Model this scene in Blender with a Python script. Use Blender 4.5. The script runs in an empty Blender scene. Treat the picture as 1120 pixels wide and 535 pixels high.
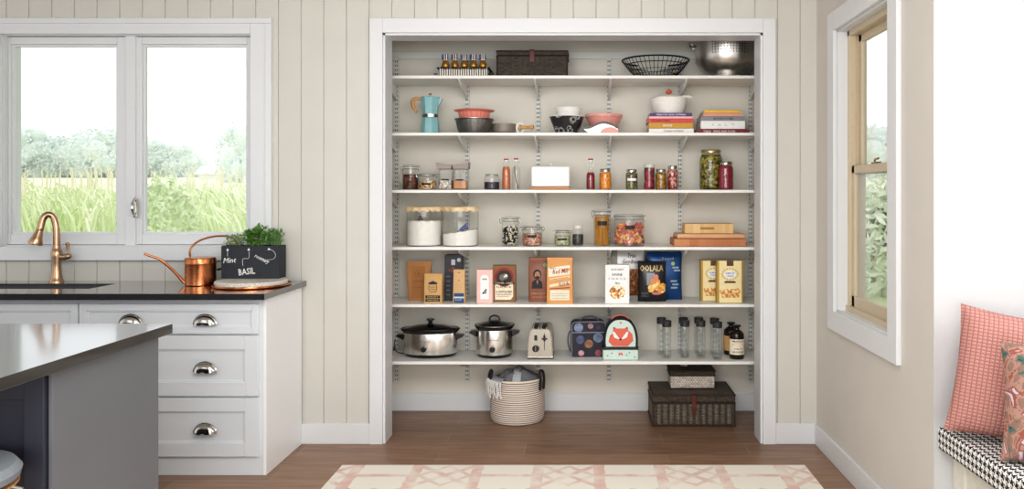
import bpy, bmesh, math, random
from mathutils import Vector, Matrix
random.seed(7)
PI = math.pi
SC = bpy.context.scene
COL = SC.collection
F, CY, CZ, VX, VY = 857.0, -4.4, 1.402, 640.0, 212.0
def S(y): return F/(y-CY)                       # pixels per metre on the plane at depth y
def X(px, y): return (px-VX)/S(y)
def Z(py, y): return CZ+(VY-py)/S(y)

# ------------------------------------------------------------------ materials
def lin(h):
    h = h.lstrip('#'); c = [int(h[i:i+2], 16)/255 for i in (0, 2, 4)]
    return tuple((v/12.92 if v <= .04045 else ((v+.055)/1.055)**2.4) for v in c)+(1,)
_m = {}
def nodes(name):
    m = bpy.data.materials.new(name); m.use_nodes = True
    nt = m.node_tree; b = nt.nodes['Principled BSDF']
    return m, nt, b
def N(nt, t, **k):
    n = nt.nodes.new(t)
    for a, v in k.items():
        if a.startswith('i_'): n.inputs[a[2:].replace('_', ' ')].default_value = v
        else: setattr(n, a, v)
    return n
def L(nt, a, b): nt.links.new(a, b)
def ramp(nt, fac, stops, interp='LINEAR'):
    r = nt.nodes.new('ShaderNodeValToRGB'); r.color_ramp.interpolation = interp
    e = r.color_ramp.elements
    while len(e) < len(stops): e.new(.5)
    for el, (p, c) in zip(e, stops): el.position = p; el.color = lin(c) if isinstance(c, str) else c
    if fac is not None: L(nt, fac, r.inputs[0])
    return r
def objco(nt, scale=(1, 1, 1)):
    tc = N(nt, 'ShaderNodeTexCoord'); mp = N(nt, 'ShaderNodeMapping'); mp.inputs['Scale'].default_value = scale
    L(nt, tc.outputs['Object'], mp.inputs[0]); return mp.outputs[0]
def P(name, color, rough=.5, metal=0, var=0, scale=40, bump=0, bscale=None, stretch=(1, 1, 1), coat=0, spec=.5, sub=None):
    if name in _m: return _m[name]
    m, nt, b = nodes(name)
    b.inputs['Roughness'].default_value = rough; b.inputs['Metallic'].default_value = metal
    b.inputs['Coat Weight'].default_value = coat; b.inputs['Coat Roughness'].default_value = .11; b.inputs['Specular IOR Level'].default_value = spec
    c = lin(color); b.inputs['Base Color'].default_value = c
    co = objco(nt, stretch)
    n = N(nt, 'ShaderNodeTexNoise'); n.inputs['Scale'].default_value = scale; n.inputs['Detail'].default_value = 4
    L(nt, co, n.inputs['Vector'])
    v = var or .04
    d = tuple(max(0, x*(1-v)) for x in c[:3])+(1,); u = tuple(min(1, x*(1+v)) for x in c[:3])+(1,)
    r = ramp(nt, n.outputs[0], [(.3, d), (.7, u)]); L(nt, r.outputs[0], b.inputs['Base Color'])
    if bump:
        n2 = N(nt, 'ShaderNodeTexNoise'); n2.inputs['Scale'].default_value = bscale or scale*3; L(nt, co, n2.inputs['Vector'])
        bp = N(nt, 'ShaderNodeBump'); bp.inputs['Strength'].default_value = bump; bp.inputs['Distance'].default_value = .01
        L(nt, n2.outputs[0], bp.inputs['Height']); L(nt, bp.outputs[0], b.inputs['Normal'])
    _m[name] = m; return m
def glassy(name, tint='#fbfcfc', edge='#b4bdbb', k=1.0):
    if name in _m: return _m[name]
    m = bpy.data.materials.new(name); m.use_nodes = True; nt = m.node_tree; nt.nodes.clear()
    out = N(nt, 'ShaderNodeOutputMaterial'); tr = N(nt, 'ShaderNodeBsdfTransparent'); gl = N(nt, 'ShaderNodeBsdfGlossy')
    gl.inputs['Roughness'].default_value = .03
    lw = N(nt, 'ShaderNodeLayerWeight'); lw.inputs[0].default_value = .35
    r = ramp(nt, lw.outputs['Facing'], [(0, tint), (.5, tint), (1, edge)]); L(nt, r.outputs[0], tr.inputs[0])
    l2 = N(nt, 'ShaderNodeLayerWeight'); l2.inputs[0].default_value = .5
    pw_ = N(nt, 'ShaderNodeMath', operation='POWER'); pw_.inputs[1].default_value = 4; L(nt, l2.outputs['Facing'], pw_.inputs[0])
    mu = N(nt, 'ShaderNodeMath', operation='MULTIPLY_ADD'); mu.inputs[1].default_value = .8*k; mu.inputs[2].default_value = .04*k; mu.use_clamp = True; L(nt, pw_.outputs[0], mu.inputs[0])
    mx = N(nt, 'ShaderNodeMixShader'); L(nt, mu.outputs[0], mx.inputs[0]); L(nt, tr.outputs[0], mx.inputs[1]); L(nt, gl.outputs[0], mx.inputs[2])
    L(nt, mx.outputs[0], out.inputs[0]); _m[name] = m; return m
def cells(name, cols, scale=200, rough=.5, bump=.6, stretch=(1, 1, 1)):
    """a heap of little pieces: one random colour of the list per cell"""
    if name in _m: return _m[name]
    m, nt, b = nodes(name); co = objco(nt, stretch)
    v = N(nt, 'ShaderNodeTexVoronoi'); v.inputs['Scale'].default_value = scale; L(nt, co, v.inputs['Vector'])
    k = len(cols); r = ramp(nt, None, [(i/k, c) for i, c in enumerate(cols)], 'CONSTANT')
    sp = N(nt, 'ShaderNodeSeparateColor'); L(nt, v.outputs['Color'], sp.inputs[0]); L(nt, sp.outputs[0], r.inputs[0])
    L(nt, r.outputs[0], b.inputs['Base Color']); b.inputs['Roughness'].default_value = rough
    bp = N(nt, 'ShaderNodeBump', invert=True); bp.inputs['Strength'].default_value = bump; bp.inputs['Distance'].default_value = .005
    L(nt, v.outputs['Distance'], bp.inputs['Height']); L(nt, bp.outputs[0], b.inputs['Normal'])
    _m[name] = m; return m
def wood(name, a, c, scale=(4, 60, 60), rough=.45):
    if name in _m: return _m[name]
    m, nt, b = nodes(name); co = objco(nt, scale)
    n = N(nt, 'ShaderNodeTexNoise'); n.inputs['Scale'].default_value = 1; n.inputs['Detail'].default_value = 5; n.inputs['Distortion'].default_value = .6
    L(nt, co, n.inputs['Vector']); r = ramp(nt, n.outputs[0], [(.3, a), (.7, c)]); L(nt, r.outputs[0], b.inputs['Base Color'])
    b.inputs['Roughness'].default_value = rough; _m[name] = m; return m
def woven(name, cols, sx, sz, mortar='#15110e', top=False, bump=1, ms=.18, rough=.6):
    """brick-laid weave: rows along (x+y) and z, or x and y on a lid"""
    if name in _m: return _m[name]
    m, nt, b = nodes(name); tc = N(nt, 'ShaderNodeTexCoord'); sp = N(nt, 'ShaderNodeSeparateXYZ'); L(nt, tc.outputs['Object'], sp.inputs[0])
    cb = N(nt, 'ShaderNodeCombineXYZ')
    if top: L(nt, sp.outputs[0], cb.inputs[0]); L(nt, sp.outputs[1], cb.inputs[1])
    else:
        ad = N(nt, 'ShaderNodeMath', operation='ADD'); L(nt, sp.outputs[0], ad.inputs[0]); L(nt, sp.outputs[1], ad.inputs[1])
        L(nt, ad.outputs[0], cb.inputs[0]); L(nt, sp.outputs[2], cb.inputs[1])
    br = N(nt, 'ShaderNodeTexBrick'); br.inputs['Scale'].default_value = 1; br.inputs['Brick Width'].default_value = sx; br.inputs['Row Height'].default_value = sz
    br.inputs['Mortar Size'].default_value = min(sx, sz)*ms; br.inputs['Mortar Smooth'].default_value = .8
    br.inputs['Color1'].default_value = lin(cols[0]); br.inputs['Color2'].default_value = lin(cols[1]); br.inputs['Mortar'].default_value = lin(mortar)
    L(nt, cb.outputs[0], br.inputs['Vector']); L(nt, br.outputs['Color'], b.inputs['Base Color'])
    bp = N(nt, 'ShaderNodeBump', invert=True); bp.inputs['Strength'].default_value = bump; bp.inputs['Distance'].default_value = .003
    L(nt, br.outputs['Fac'], bp.inputs['Height']); L(nt, bp.outputs[0], b.inputs['Normal']); b.inputs['Roughness'].default_value = rough
    _m[name] = m; return m
def steel(name='brushed steel', col='#f4f2ee', rough=.24, vert=True):
    if name in _m: return _m[name]
    m, nt, b = nodes(name); co = objco(nt, (9, 9, .4) if vert else (1, 1, 60))
    n = N(nt, 'ShaderNodeTexNoise'); n.inputs['Scale'].default_value = 2.2; n.inputs['Detail'].default_value = 3; L(nt, co, n.inputs['Vector'])
    c = lin(col); r = ramp(nt, n.outputs[0], [(.35, tuple(x*.72 for x in c[:3])+(1,)), (.6, c)]); L(nt, r.outputs[0], b.inputs['Base Color'])  # streaks in the colour stand in for banded reflections
    b.inputs['Metallic'].default_value = 1; b.inputs['Roughness'].default_value = rough; _m[name] = m; return m

# ------------------------------------------------------------------ mesh builder
class MB:
    def __init__(s): s.wn = False; s.v = []; s.f = []; s.mi = []; s.mats = []; s.cur = 0
    def use(s, m):
        if m not in s.mats: s.mats.append(m)
        s.cur = s.mats.index(m); return s
    def add(s, vs, fs, mi=None):
        o = len(s.v); s.v += [tuple(v) for v in vs]
        for f in fs: s.f.append(tuple(i+o for i in f)); s.mi.append(s.cur)
        return s
    def box(s, x0, x1, y0, y1, z0, z1):
        return s.add([(x0,y0,z0),(x1,y0,z0),(x1,y1,z0),(x0,y1,z0),(x0,y0,z1),(x1,y0,z1),(x1,y1,z1),(x0,y1,z1)],
                     [(0,3,2,1),(4,5,6,7),(0,1,5,4),(1,2,6,5),(2,3,7,6),(3,0,4,7)])
    def rbox(s, x0, x1, y0, y1, z0, z1, r=.003, seg=2):
        s.wn = True; bm = bmesh.new(); bmesh.ops.create_cube(bm, size=1)
        bmesh.ops.scale(bm, vec=(x1-x0, y1-y0, z1-z0), verts=bm.verts)
        r = min(r, .49*min(x1-x0, y1-y0, z1-z0))
        bmesh.ops.bevel(bm, geom=bm.edges[:], offset=r, segments=seg, affect='EDGES', profile=.5)
        bmesh.ops.translate(bm, vec=((x0+x1)/2, (y0+y1)/2, (z0+z1)/2), verts=bm.verts)
        bm.verts.index_update(); vs = [v.co.copy() for v in bm.verts]; fs = [[v.index for v in f.verts] for f in bm.faces]; bm.free()
        return s.add(vs, fs)
    def rings(s, rs, closed=False, cap=True):
        n = len(rs[0]); vs = [p for r in rs for p in r]; fs = []
        m = len(rs)
        for i in range(m if closed else m-1):
            a = i*n; b = ((i+1) % m)*n
            for j in range(n): k = (j+1) % n; fs.append((a+j, a+k, b+k, b+j))
        if cap and not closed: fs.append(tuple(range(n))[::-1]); fs.append(tuple((m-1)*n+j for j in range(n)))
        return s.add(vs, fs)
    def lathe(s, prof, n=32, c=(0, 0), sx=1, sy=1, cap=False, z=0):
        rs = [[(c[0]+r*sx*math.cos(2*PI*j/n), c[1]+r*sy*math.sin(2*PI*j/n), zz+z) for j in range(n)] for r, zz in ((max(r, 1e-5), q) for r, q in prof)]
        return s.rings(rs, cap=cap)
    def cyl(s, x, y, z0, z1, r, n=24, r2=None): return s.lathe([(0, z0), (r, z0), (r2 if r2 is not None else r, z1), (0, z1)], n, (x, y))
    def ycyl(s, x, y0, y1, z, r, n=20):
        return s.rings([[(x+rr*math.cos(2*PI*j/n), y, z+rr*math.sin(2*PI*j/n)) for j in range(n)] for y, rr in ((y0, 1e-5), (y0, r), (y1, r), (y1, 1e-5))], cap=False)
    def tube(s, path, r, n=8, closed=False):
        pts = [Vector(p) for p in path]; m = len(pts); rs = []
        rad = r if isinstance(r, (list, tuple)) else [r]*m
        up = None
        for i, p in enumerate(pts):
            if closed: t = pts[(i+1) % m]-pts[i-1]
            else: t = pts[min(i+1, m-1)]-pts[max(i-1, 0)]
            t.normalize()
            if up is None: up = t.orthogonal().normalized()
            else:
                up = up-t*up.dot(t)
                up = up.normalized() if up.length > 1e-6 else t.orthogonal().normalized()
            w = t.cross(up)
            rs.append([p+(up*math.cos(2*PI*j/n)+w*math.sin(2*PI*j/n))*rad[i] for j in range(n)])
        return s.rings(rs, closed=closed)
    def prism(s, poly, y0, y1):                 # poly in x,z
        n = len(poly); return s.add([(x, y0, z) for x, z in poly]+[(x, y1, z) for x, z in poly],
            [tuple(range(n))[::-1], tuple(range(n, 2*n))]+[(i, (i+1) % n, n+(i+1) % n, n+i) for i in range(n)])
    def poly(s, pts, y=0): return s.add([(x, y, z) for x, z in pts], [tuple(range(len(pts)))])
    def disc(s, x, z, r, y=0, n=24, rz=None, a0=0, a1=2*PI):
        return s.poly([(x+r*math.cos(a0+(a1-a0)*j/(n if a1-a0 > 6.2 else n-1)), z+(rz or r)*math.sin(a0+(a1-a0)*j/(n if a1-a0 > 6.2 else n-1))) for j in range(n)], y)
    def rect(s, x0, x1, z0, z1, y=0, n=8):
        vs = []; fs = []
        for i in range(n+1):
            z = z0+(z1-z0)*i/n; vs += [(x0, y, z), (x1, y, z)]
        for i in range(n): a = 2*i; fs.append((a, a+1, a+3, a+2))
        return s.add(vs, fs)
    def ell(s, c, rx, ry, rz, n=12, m=8, rot=None):
        rs = []
        for i in range(m+1):
            a = -PI/2+PI*i/m; rr = max(math.cos(a), 1e-4)
            rs.append([(rx*rr*math.cos(2*PI*j/n), ry*rr*math.sin(2*PI*j/n), rz*math.sin(a)) for j in range(n)])
        vs = [[Vector(p) for p in r] for r in rs]
        if rot is not None: vs = [[rot @ p for p in r] for r in vs]
        return s.rings([[p+Vector(c) for p in r] for r in vs], cap=False)
    def text(s, body, cx, cz, w=None, h=None, y=0, rot=0, shear=0):
        cu = bpy.data.curves.new('t', 'FONT'); cu.body = body; cu.size = 1; cu.resolution_u = 1; cu.shear = shear; cu.offset = .012
        ob = bpy.data.objects.new('t', cu); me = bpy.data.meshes.new_from_object(ob)
        vs = [v.co.copy() for v in me.vertices]; fs = [tuple(p.vertices) for p in me.polygons]
        bpy.data.objects.remove(ob); bpy.data.curves.remove(cu); bpy.data.meshes.remove(me)
        x0 = min(v.x for v in vs); x1 = max(v.x for v in vs); y0 = min(v.y for v in vs); y1 = max(v.y for v in vs)
        kx = (w/(x1-x0)) if w else None; ky = (h/(y1-y0)) if h else kx
        kx = kx or ky; c, sn = math.cos(rot), math.sin(rot); o = []
        for v in vs:
            a = (v.x-(x0+x1)/2)*kx; b = (v.y-(y0+y1)/2)*ky
            o.append((cx+a*c-b*sn, y, cz+a*sn+b*c))
        return s.add(o, fs)
    def map(s, f): s.v = [tuple(f(*v)) for v in s.v]; return s
    def build(s, name, mat=None, parent=None, loc=(0, 0, 0), ang=35, flat=False, **props):
        me = bpy.data.meshes.new(name); me.from_pydata(s.v, [], s.f)
        mats = s.mats or [mat]
        for m in mats: me.materials.append(m)
        if len(mats) > 1: me.polygons.foreach_set('material_index', s.mi)
        bm = bmesh.new(); bm.from_mesh(me)
        if not flat: bmesh.ops.recalc_face_normals(bm, faces=bm.faces)
        bm.to_mesh(me); bm.free()
        if not flat:
            me.polygons.foreach_set('use_smooth', [True]*len(me.polygons)); me.set_sharp_from_angle(angle=math.radians(ang))
        me.update()
        o = bpy.data.objects.new(name, me); COL.objects.link(o); o.location = loc
        if s.wn and not flat:
            wn = o.modifiers.new('weighted', 'WEIGHTED_NORMAL'); wn.keep_sharp = True
        if parent: o.parent = parent
        for k, v in props.items(): o[k] = v
        return o
def thing(name, label, cat, loc=(0, 0, 0), rz=0, group=None, kind=None):
    o = bpy.data.objects.new(name, None); COL.objects.link(o); o.empty_display_size = .05
    o.location = loc; o.rotation_euler = (0, 0, rz); return tag(o, label, cat, group, kind)
def tag(o, label, cat, group=None, kind=None):
    o['label'] = label; o['category'] = cat
    if group: o['group'] = group
    if kind: o['kind'] = kind
    return o
def dup(root, loc, label=None, rz=None):
    r = root.copy(); COL.objects.link(r); r.location = loc
    if rz is not None: r.rotation_euler = (0, 0, rz)
    if label: r['label'] = label
    for ch in list(root.children):
        c = ch.copy(); COL.objects.link(c); c.parent = r
        for g in ch.children: d = g.copy(); COL.objects.link(d); d.parent = c
    return r
def struct(name, mb, mat=None, **k): return mb.build(name, mat, kind='structure', **k)
def B(*a): return MB().box(*a)
def R(*a, **k): return MB().rbox(*a, **k)
def bez(p0, p1, p2, p3, n=12):
    o = []
    for i in range(n+1):
        t = i/n; u = 1-t
        o.append(tuple(u*u*u*a+3*u*u*t*b+3*u*t*t*c+t*t*t*d for a, b, c, d in zip(p0, p1, p2, p3)))
    return o
def smoothpath(pts, k=5):
    o = []; n = len(pts)
    for i in range(n-1):
        p0 = pts[max(i-1, 0)]; p1 = pts[i]; p2 = pts[i+1]; p3 = pts[min(i+2, n-1)]
        for j in range(k):
            t = j/k
            o.append(tuple(.5*((2*b)+(-a+c)*t+(2*a-5*b+4*c-d)*t*t+(-a+3*b-3*c+d)*t**3) for a, b, c, d in zip(p0, p1, p2, p3)))
    o.append(tuple(pts[-1])); return o

# common materials
M_wall = P('wall paint', '#cdcbc4', .6, var=.015, scale=6)
M_wall_r = P('right wall paint', '#cfcbc4', .6, var=.015, scale=6)
M_closet = P('closet wall paint', '#dad6cc', .6, var=.015, scale=5)
M_trim = P('white trim paint', '#dbdddf', .4, var=.01, scale=5)
M_ceil = P('ceiling paint', '#e6e4df', .7, var=.01)
M_cab = P('white cabinet paint', '#dbdfe2', .35, var=.01, scale=5)
M_shelf = P('white shelf laminate', '#efefec', .45, var=.01)
M_track = P('white track steel', '#dddeda', .45, var=.01)
M_slot = P('track slot', '#85868a', .6)
M_black = P('black plastic', '#17171a', .3)
M_blackm = P('matt black metal', '#1c1c1e', .45)
M_steel = steel()
M_chrome = P('polished nickel', '#b9b6b0', .12, 1)
M_glass = glassy('clear glass')
M_wire = P('steel wire', '#a9aba9', .25, 1)
M_copper = P('hammered copper', '#bd7a52', .24, 1, var=.12, scale=30, bump=.12, bscale=90)
M_bronze = P('champagne bronze', '#b3967c', .27, 1, var=.05)
M_white = P('white ceramic', '#efeeea', .2, coat=.5)
M_cream = P('cream paper', '#efe6cf', .7)
M_paperw = P('white paper', '#f3f3f1', .6)
M_ink = P('black ink', '#26211f', .6)
M_brownink = P('dark brown ink', '#4a2c1c', .6)
M_greyink = P('grey ink', '#77787a', .6)
M_dlabel = P('dark label', '#2c2724', .6)

# ------------------------------------------------------------------ setting: back wall
PITCH = 24.8/194.7; G0 = X(403.8, 0)
def shiplap(mb, x0, x1, z0, z1, y=0.0):
    k = math.ceil((x0-G0)/PITCH-1e-6); g = []
    xx = G0+k*PITCH
    while xx < x1-1e-4:
        if xx > x0+.006: g.append(xx)
        xx += PITCH
    prof = [(x0, y)]
    for q in g: prof += [(q-.0035, y), (q-.001, y+.007), (q+.001, y+.007), (q+.0035, y)]
    prof.append((x1, y)); n = len(prof)
    vs = [(a, b, z0) for a, b in prof]+[(a, b, z1) for a, b in prof]
    mb.add(vs, [(i, i+1, n+i+1, n+i) for i in range(n-1)])
    mb.box(x0, x1, y+.012, .15, z0, z1)
XL, XR = -5.5, 1.30
CEIL = 2.62
oL, oR, oT = X(418, 0), X(835, 0), Z(35.3, 0)          # closet opening
wL, wR, wB, wT = X(2, 0), X(276, 0), Z(270, 0), Z(37, 0)   # window opening
mb = MB()
shiplap(mb, XL, wL, 0, CEIL); shiplap(mb, wL, wR, 0, wB); shiplap(mb, wL, wR, wT, CEIL); shiplap(mb, wR, oL, 0, CEIL)
shiplap(mb, oL, oR, oT, CEIL); shiplap(mb, oR, XR, 0, CEIL)
struct('wall_back', mb, M_wall, ang=20)
# closet shell
cL, cR, cB = -1.27, 1.105, .67
struct('wall_closet_back', B(cL-.1, cR+.1, cB, cB+.1, 0, CEIL), M_closet)
struct('wall_closet_left', B(cL-.1, cL, .15, cB, 0, CEIL), M_closet)
struct('wall_closet_right', B(cR, cR+.1, .15, cB, 0, CEIL), M_closet)
struct('ceiling', B(XL, 2.4, -3.6, cB+.1, CEIL, CEIL+.06), M_ceil)
# closet casing and jambs
mb = MB(); t = .022
co_l, co_r, co_t = X(403.8, -t), X(848.7, -t), Z(19.8, -t)
mb.rbox(co_l, oL+.006, -t, 0, 0, co_t, r=.003); mb.rbox(oR-.006, co_r, -t, 0, 0, co_t, r=.003); mb.rbox(oL+.006, oR-.006, -t, 0, oT-.006, co_t, r=.003)
struct('trim_1', mb, M_trim)
mb = MB(); mb.box(oL-.001, oL+.018, -.004, .155, 0, oT); mb.box(oR-.018, oR+.001, -.004, .155, 0, oT); mb.box(oL, oR, -.004, .155, oT-.018, oT+.001)
struct('trim_2', mb, M_trim)
# baseboards
hb = .115
def bb(x0, x1, y0, y1, z1=hb): return R(x0, x1, y0, y1, 0, z1, r=.004)
struct('baseboard_back', bb(-1.588, co_l, -.016, 0), M_trim)
struct('baseboard_back_right', bb(co_r, XR, -.016, 0), M_trim)
struct('baseboard_closet', bb(cL, cR, cB-.016, cB), M_trim)
# right wall with window opening
rw0, rw1 = -1.08, -.36; rz0, rz1 = .795, 2.244; NY = -1.476
mb = MB()
mb.box(XR, XR+.14, rw1, .15, 0, CEIL); mb.box(XR, XR+.14, NY, rw0, 0, CEIL); mb.box(XR, XR+.14, rw0, rw1, 0, rz0); mb.box(XR, XR+.14, rw0, rw1, rz1, CEIL)
struct('wall_right', mb, M_wall_r)
struct('baseboard_right', R(XR-.016, XR, NY, -.016, 0, hb, r=.004), M_trim)
mb = MB(); k = .022; cw = .1
mb.rbox(XR-k, XR, rw1, rw1+cw, rz0-cw, rz1+cw, r=.003); mb.rbox(XR-k, XR, rw0-cw, rw0, rz0-cw, rz1+cw, r=.003)
mb.rbox(XR-k, XR, rw0, rw1, rz1, rz1+cw, r=.003); mb.rbox(XR-k, XR, rw0, rw1, rz0-cw, rz0, r=.003)
struct('trim_3', mb, M_trim)
M_tan = P('tan sash vinyl', '#cbbda4', .4, var=.02)
w2 = thing('window_2', '', ''); del w2['label'], w2['category']; w2['kind'] = 'structure'
mb = MB(); a = XR+.0; b_ = XR+.052
mb.box(a, b_, rw1-.008, rw1, rz0, rz1); mb.box(a, b_, rw0, rw0+.008, rz0, rz1); mb.box(a, b_, rw0, rw1, rz1-.008, rz1); mb.box(a, b_, rw0, rw1, rz0, rz0+.008)
mb.build('window_liner', M_trim, w2)
mb = MB(); a = XR+.05; b_ = XR+.135
for y0, y1 in ((rw1-.035, rw1), (rw0, rw0+.035)): mb.rbox(a, b_, y0, y1, rz0, rz1, r=.003)
mb.rbox(a, b_, rw0, rw1, rz1-.035, rz1, r=.003); mb.rbox(a-.01, b_, rw0, rw1, rz0, rz0+.035, r=.003)
mb.box(XR+.078, XR+.084, rw1-.042, rw1-.03, rz0, rz1)
mb.build('window_frame', M_tan, w2)
zm = 1.52
def sash(x, z0, z1, nm, bot=.045, top=.04):
    m_ = MB(); y0, y1 = rw0+.035, rw1-.035; f = .04
    m_.rbox(x, x+.028, y0, y0+f, z0, z1, r=.003); m_.rbox(x, x+.028, y1-f, y1, z0, z1, r=.003)
    m_.rbox(x, x+.028, y0, y1, z0, z0+bot, r=.003); m_.rbox(x, x+.028, y0, y1, z1-top, z1, r=.003)
    o = m_.build('window_sash', M_tan, w2)
    MB().box(x+.012, x+.016, y0+f-.004, y1-f+.004, z0+bot-.004, z1-top+.004).build('pane', M_glass, o)
    return o
sash(XR+.098, zm-.02, rz1-.03, 'upper'); lo = sash(XR+.062, rz0+.03, zm+.025, 'lower', bot=.06)
mb = MB(); yc = (rw0+rw1)/2+.02; mb.rbox(XR+.06, XR+.09, yc-.03, yc+.03, zm+.025, zm+.033, r=.003); mb.tube([(XR+.072, yc+.01, zm+.033), (XR+.072, yc+.012, zm+.045), (XR+.072, yc-.035, zm+.048)], .005)
mb.build('sash_lock', M_bronze, lo)

# kitchen window
w1 = thing('window_1', '', ''); del w1['label'], w1['category']; w1['kind'] = 'structure'
mb = MB(); t = .022; cx1 = X(297, -t); ct = Z(19.7, -t); cx0 = X(-18, -t)
mb.rbox(wR-.004, cx1, -t, 0, wB, ct, r=.003); mb.rbox(cx0, wL+.004, -t, 0, wB, ct, r=.003); mb.rbox(wL+.004, wR-.004, -t, 0, wT-.004, ct, r=.003)
mb.rbox(cx1-.0352, cx1-.0005, -t-.008, -t+.004, wB, ct-.0305, r=.003); mb.rbox(cx0, cx1-.0005, -t-.008, -t+.004, ct-.03, ct-.0005, r=.003)
mb.build('window_casing', M_trim, w1)
mb = MB().rbox(cx0, cx1, -.034, 0, Z(285, -.03), Z(269.8, -.03), r=.004); mb.build('window_apron', M_trim, w1)
mb = MB(); g0, g1, g2, g3 = X(13.6, .05), X(129.5, .05), X(157, .05), X(271.4, .05); gz0, gz1 = Z(256, .05), Z(49, .05)
mb.box(wL, wR, .0, .14, wT-.008, wT); mb.box(wL, wR, .0, .14, wB, wB+.008); mb.box(wL, wL+.008, 0, .14, wB, wT); mb.box(wR-.008, wR, 0, .14, wB, wT)
xm = X(143.5, .03); mb.rbox(xm-.028, xm+.028, .02, .14, wB, wT, r=.003)
mb.build('window_frame', M_trim, w1)
def csash(x0, x1, gx0, gx1):
    m_ = MB(); y0, y1 = .035, .075
    z0, z1 = wB+.01, wT-.01
    m_.rbox(x0, gx0, y0, y1, z0, z1, r=.004); m_.rbox(gx1, x1, y0, y1, z0, z1, r=.004); m_.rbox(gx0, gx1, y0, y1, z0, gz0, r=.004); m_.rbox(gx0, gx1, y0, y1, gz1, z1, r=.004)
    q = .012
    m_.box(gx0, gx0+q, .05, .07, gz0, gz1); m_.box(gx1-q, gx1, .05, .07, gz0, gz1); m_.box(gx0+q, gx1-q, .05, .07, gz0, gz0+q); m_.box(gx0+q, gx1-q, .05, .07, gz1-q, gz1)
    o = m_.build('window_sash', M_trim, w1); MB().box(gx0, gx1, .057, .061, gz0, gz1).build('pane', M_glass, o); return o
csash(wL+.008, xm-.02, g0, g1); cs = csash(xm+.02, wR-.008, g2, g3)
mb = MB(); hx = X(148.5, .02)
mb.rbox(hx-.013, hx+.013, .012, .022, Z(238, .02), Z(217, .02), r=.006)
mb.tube(bez((hx, .016, Z(236, .02)), (hx+.004, -.03, Z(233, .02)), (hx+.004, -.03, Z(222, .02)), (hx, .016, Z(217, .02))), [.006]*5+[.009]*4+[.006]*4)
mb.build('window_latch', M_chrome, cs)

# floor
m, nt, b = nodes('wood plank floor'); FL = m
tc = N(nt, 'ShaderNodeTexCoord'); mp = N(nt, 'ShaderNodeMapping'); L(nt, tc.outputs['Object'], mp.inputs[0]); mp.inputs['Location'].default_value = (.33, 0, 0)
br = N(nt, 'ShaderNodeTexBrick'); br.offset = .37; br.offset_frequency = 2
for k_, v_ in (('Scale', 1), ('Brick Width', 1.22), ('Row Height', .19), ('Mortar Size', .0015), ('Mortar Smooth', .2), ('Bias', 0)): br.inputs[k_].default_value = v_
br.inputs['Color1'].default_value = (.25, .25, .25, 1); br.inputs['Color2'].default_value = (.75, .75, .75, 1); br.inputs['Mortar'].default_value = (1, 1, 1, 1)
L(nt, mp.outputs[0], br.inputs['Vector'])
m2 = N(nt, 'ShaderNodeMapping'); m2.inputs['Scale'].default_value = (2.2, 26, 1); L(nt, tc.outputs['Object'], m2.inputs[0])
n1 = N(nt, 'ShaderNodeTexNoise'); n1.inputs['Scale'].default_value = 1.5; n1.inputs['Detail'].default_value = 8; n1.inputs['Distortion'].default_value = .8; L(nt, m2.outputs[0], n1.inputs['Vector'])
mx = N(nt, 'ShaderNodeMix', data_type='FLOAT'); mx.inputs[0].default_value = .35
L(nt, n1.outputs[0], mx.inputs[2]); L(nt, br.outputs['Color'], mx.inputs[3])
r = ramp(nt, mx.outputs[0], [(.25, '#675140'), (.5, '#8f705b'), (.75, '#aa8b74')])
mj = N(nt, 'ShaderNodeMix', data_type='RGBA'); L(nt, br.outputs['Fac'], mj.inputs[0]); L(nt, r.outputs[0], mj.inputs[6]); mj.inputs[7].default_value = lin('#a58f7c')
L(nt, mj.outputs[2], b.inputs['Base Color']); b.inputs['Roughness'].default_value = .38
struct('floor', B(XL, 2.4, -6.5, cB, -.05, 0), FL)

# window nook on the right
struct('wall_nook_end', B(XR+.0005, 2.4, NY-.003, NY-.0005, 0, CEIL), P('nook wall paint', '#c9cacb', .5, var=.01))
mb = MB(); ny0, ny1, nz0, nz1 = -3.0, -1.8, 1.0, 2.25
mb.box(2.0, 2.1, ny1, NY-.004, 0, CEIL); mb.box(2.0, 2.1, -4.0, ny0, 0, CEIL); mb.box(2.0, 2.1, ny0, ny1, 0, nz0); mb.box(2.0, 2.1, ny0, ny1, nz1, CEIL)
struct('wall_nook_side', mb, P('nook wall paint', '#c9cacb', .5, var=.01))
mb = MB(); mb.rbox(1.98, 1.9995, ny0-.09, ny0, nz0-.09, nz1+.09, r=.003); mb.rbox(1.98, 1.9995, ny1, ny1+.09, nz0-.09, nz1+.09, r=.003); mb.rbox(1.98, 1.9995, ny0, ny1, nz1, nz1+.09, r=.003); mb.rbox(1.98, 1.9995, ny0, ny1, nz0-.09, nz0, r=.003)
struct('trim_4', mb, M_trim)
bench = thing('window_bench', 'window seat with white base and black and white houndstooth seat pad', 'bench', (1.31, NY, 0))
m, nt, b = nodes('houndstooth cloth'); tc = N(nt, 'ShaderNodeTexCoord'); sp = N(nt, 'ShaderNodeSeparateXYZ'); L(nt, tc.outputs['Object'], sp.inputs[0])
def MM(op, a, b2=None):
    n = N(nt, 'ShaderNodeMath', operation=op)
    for i, q in enumerate((a, b2)):
        if q is None: continue
        if isinstance(q, (int, float)): n.inputs[i].default_value = q
        else: L(nt, q, n.inputs[i])
    return n.outputs[0]
th = .0034
u_ = MM('FLOOR', MM('DIVIDE', MM('ADD', MM('ADD', sp.outputs[0], sp.outputs[2]), 5), th))
v_ = MM('FLOOR', MM('DIVIDE', MM('ADD', sp.outputs[1], 5), th))
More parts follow.
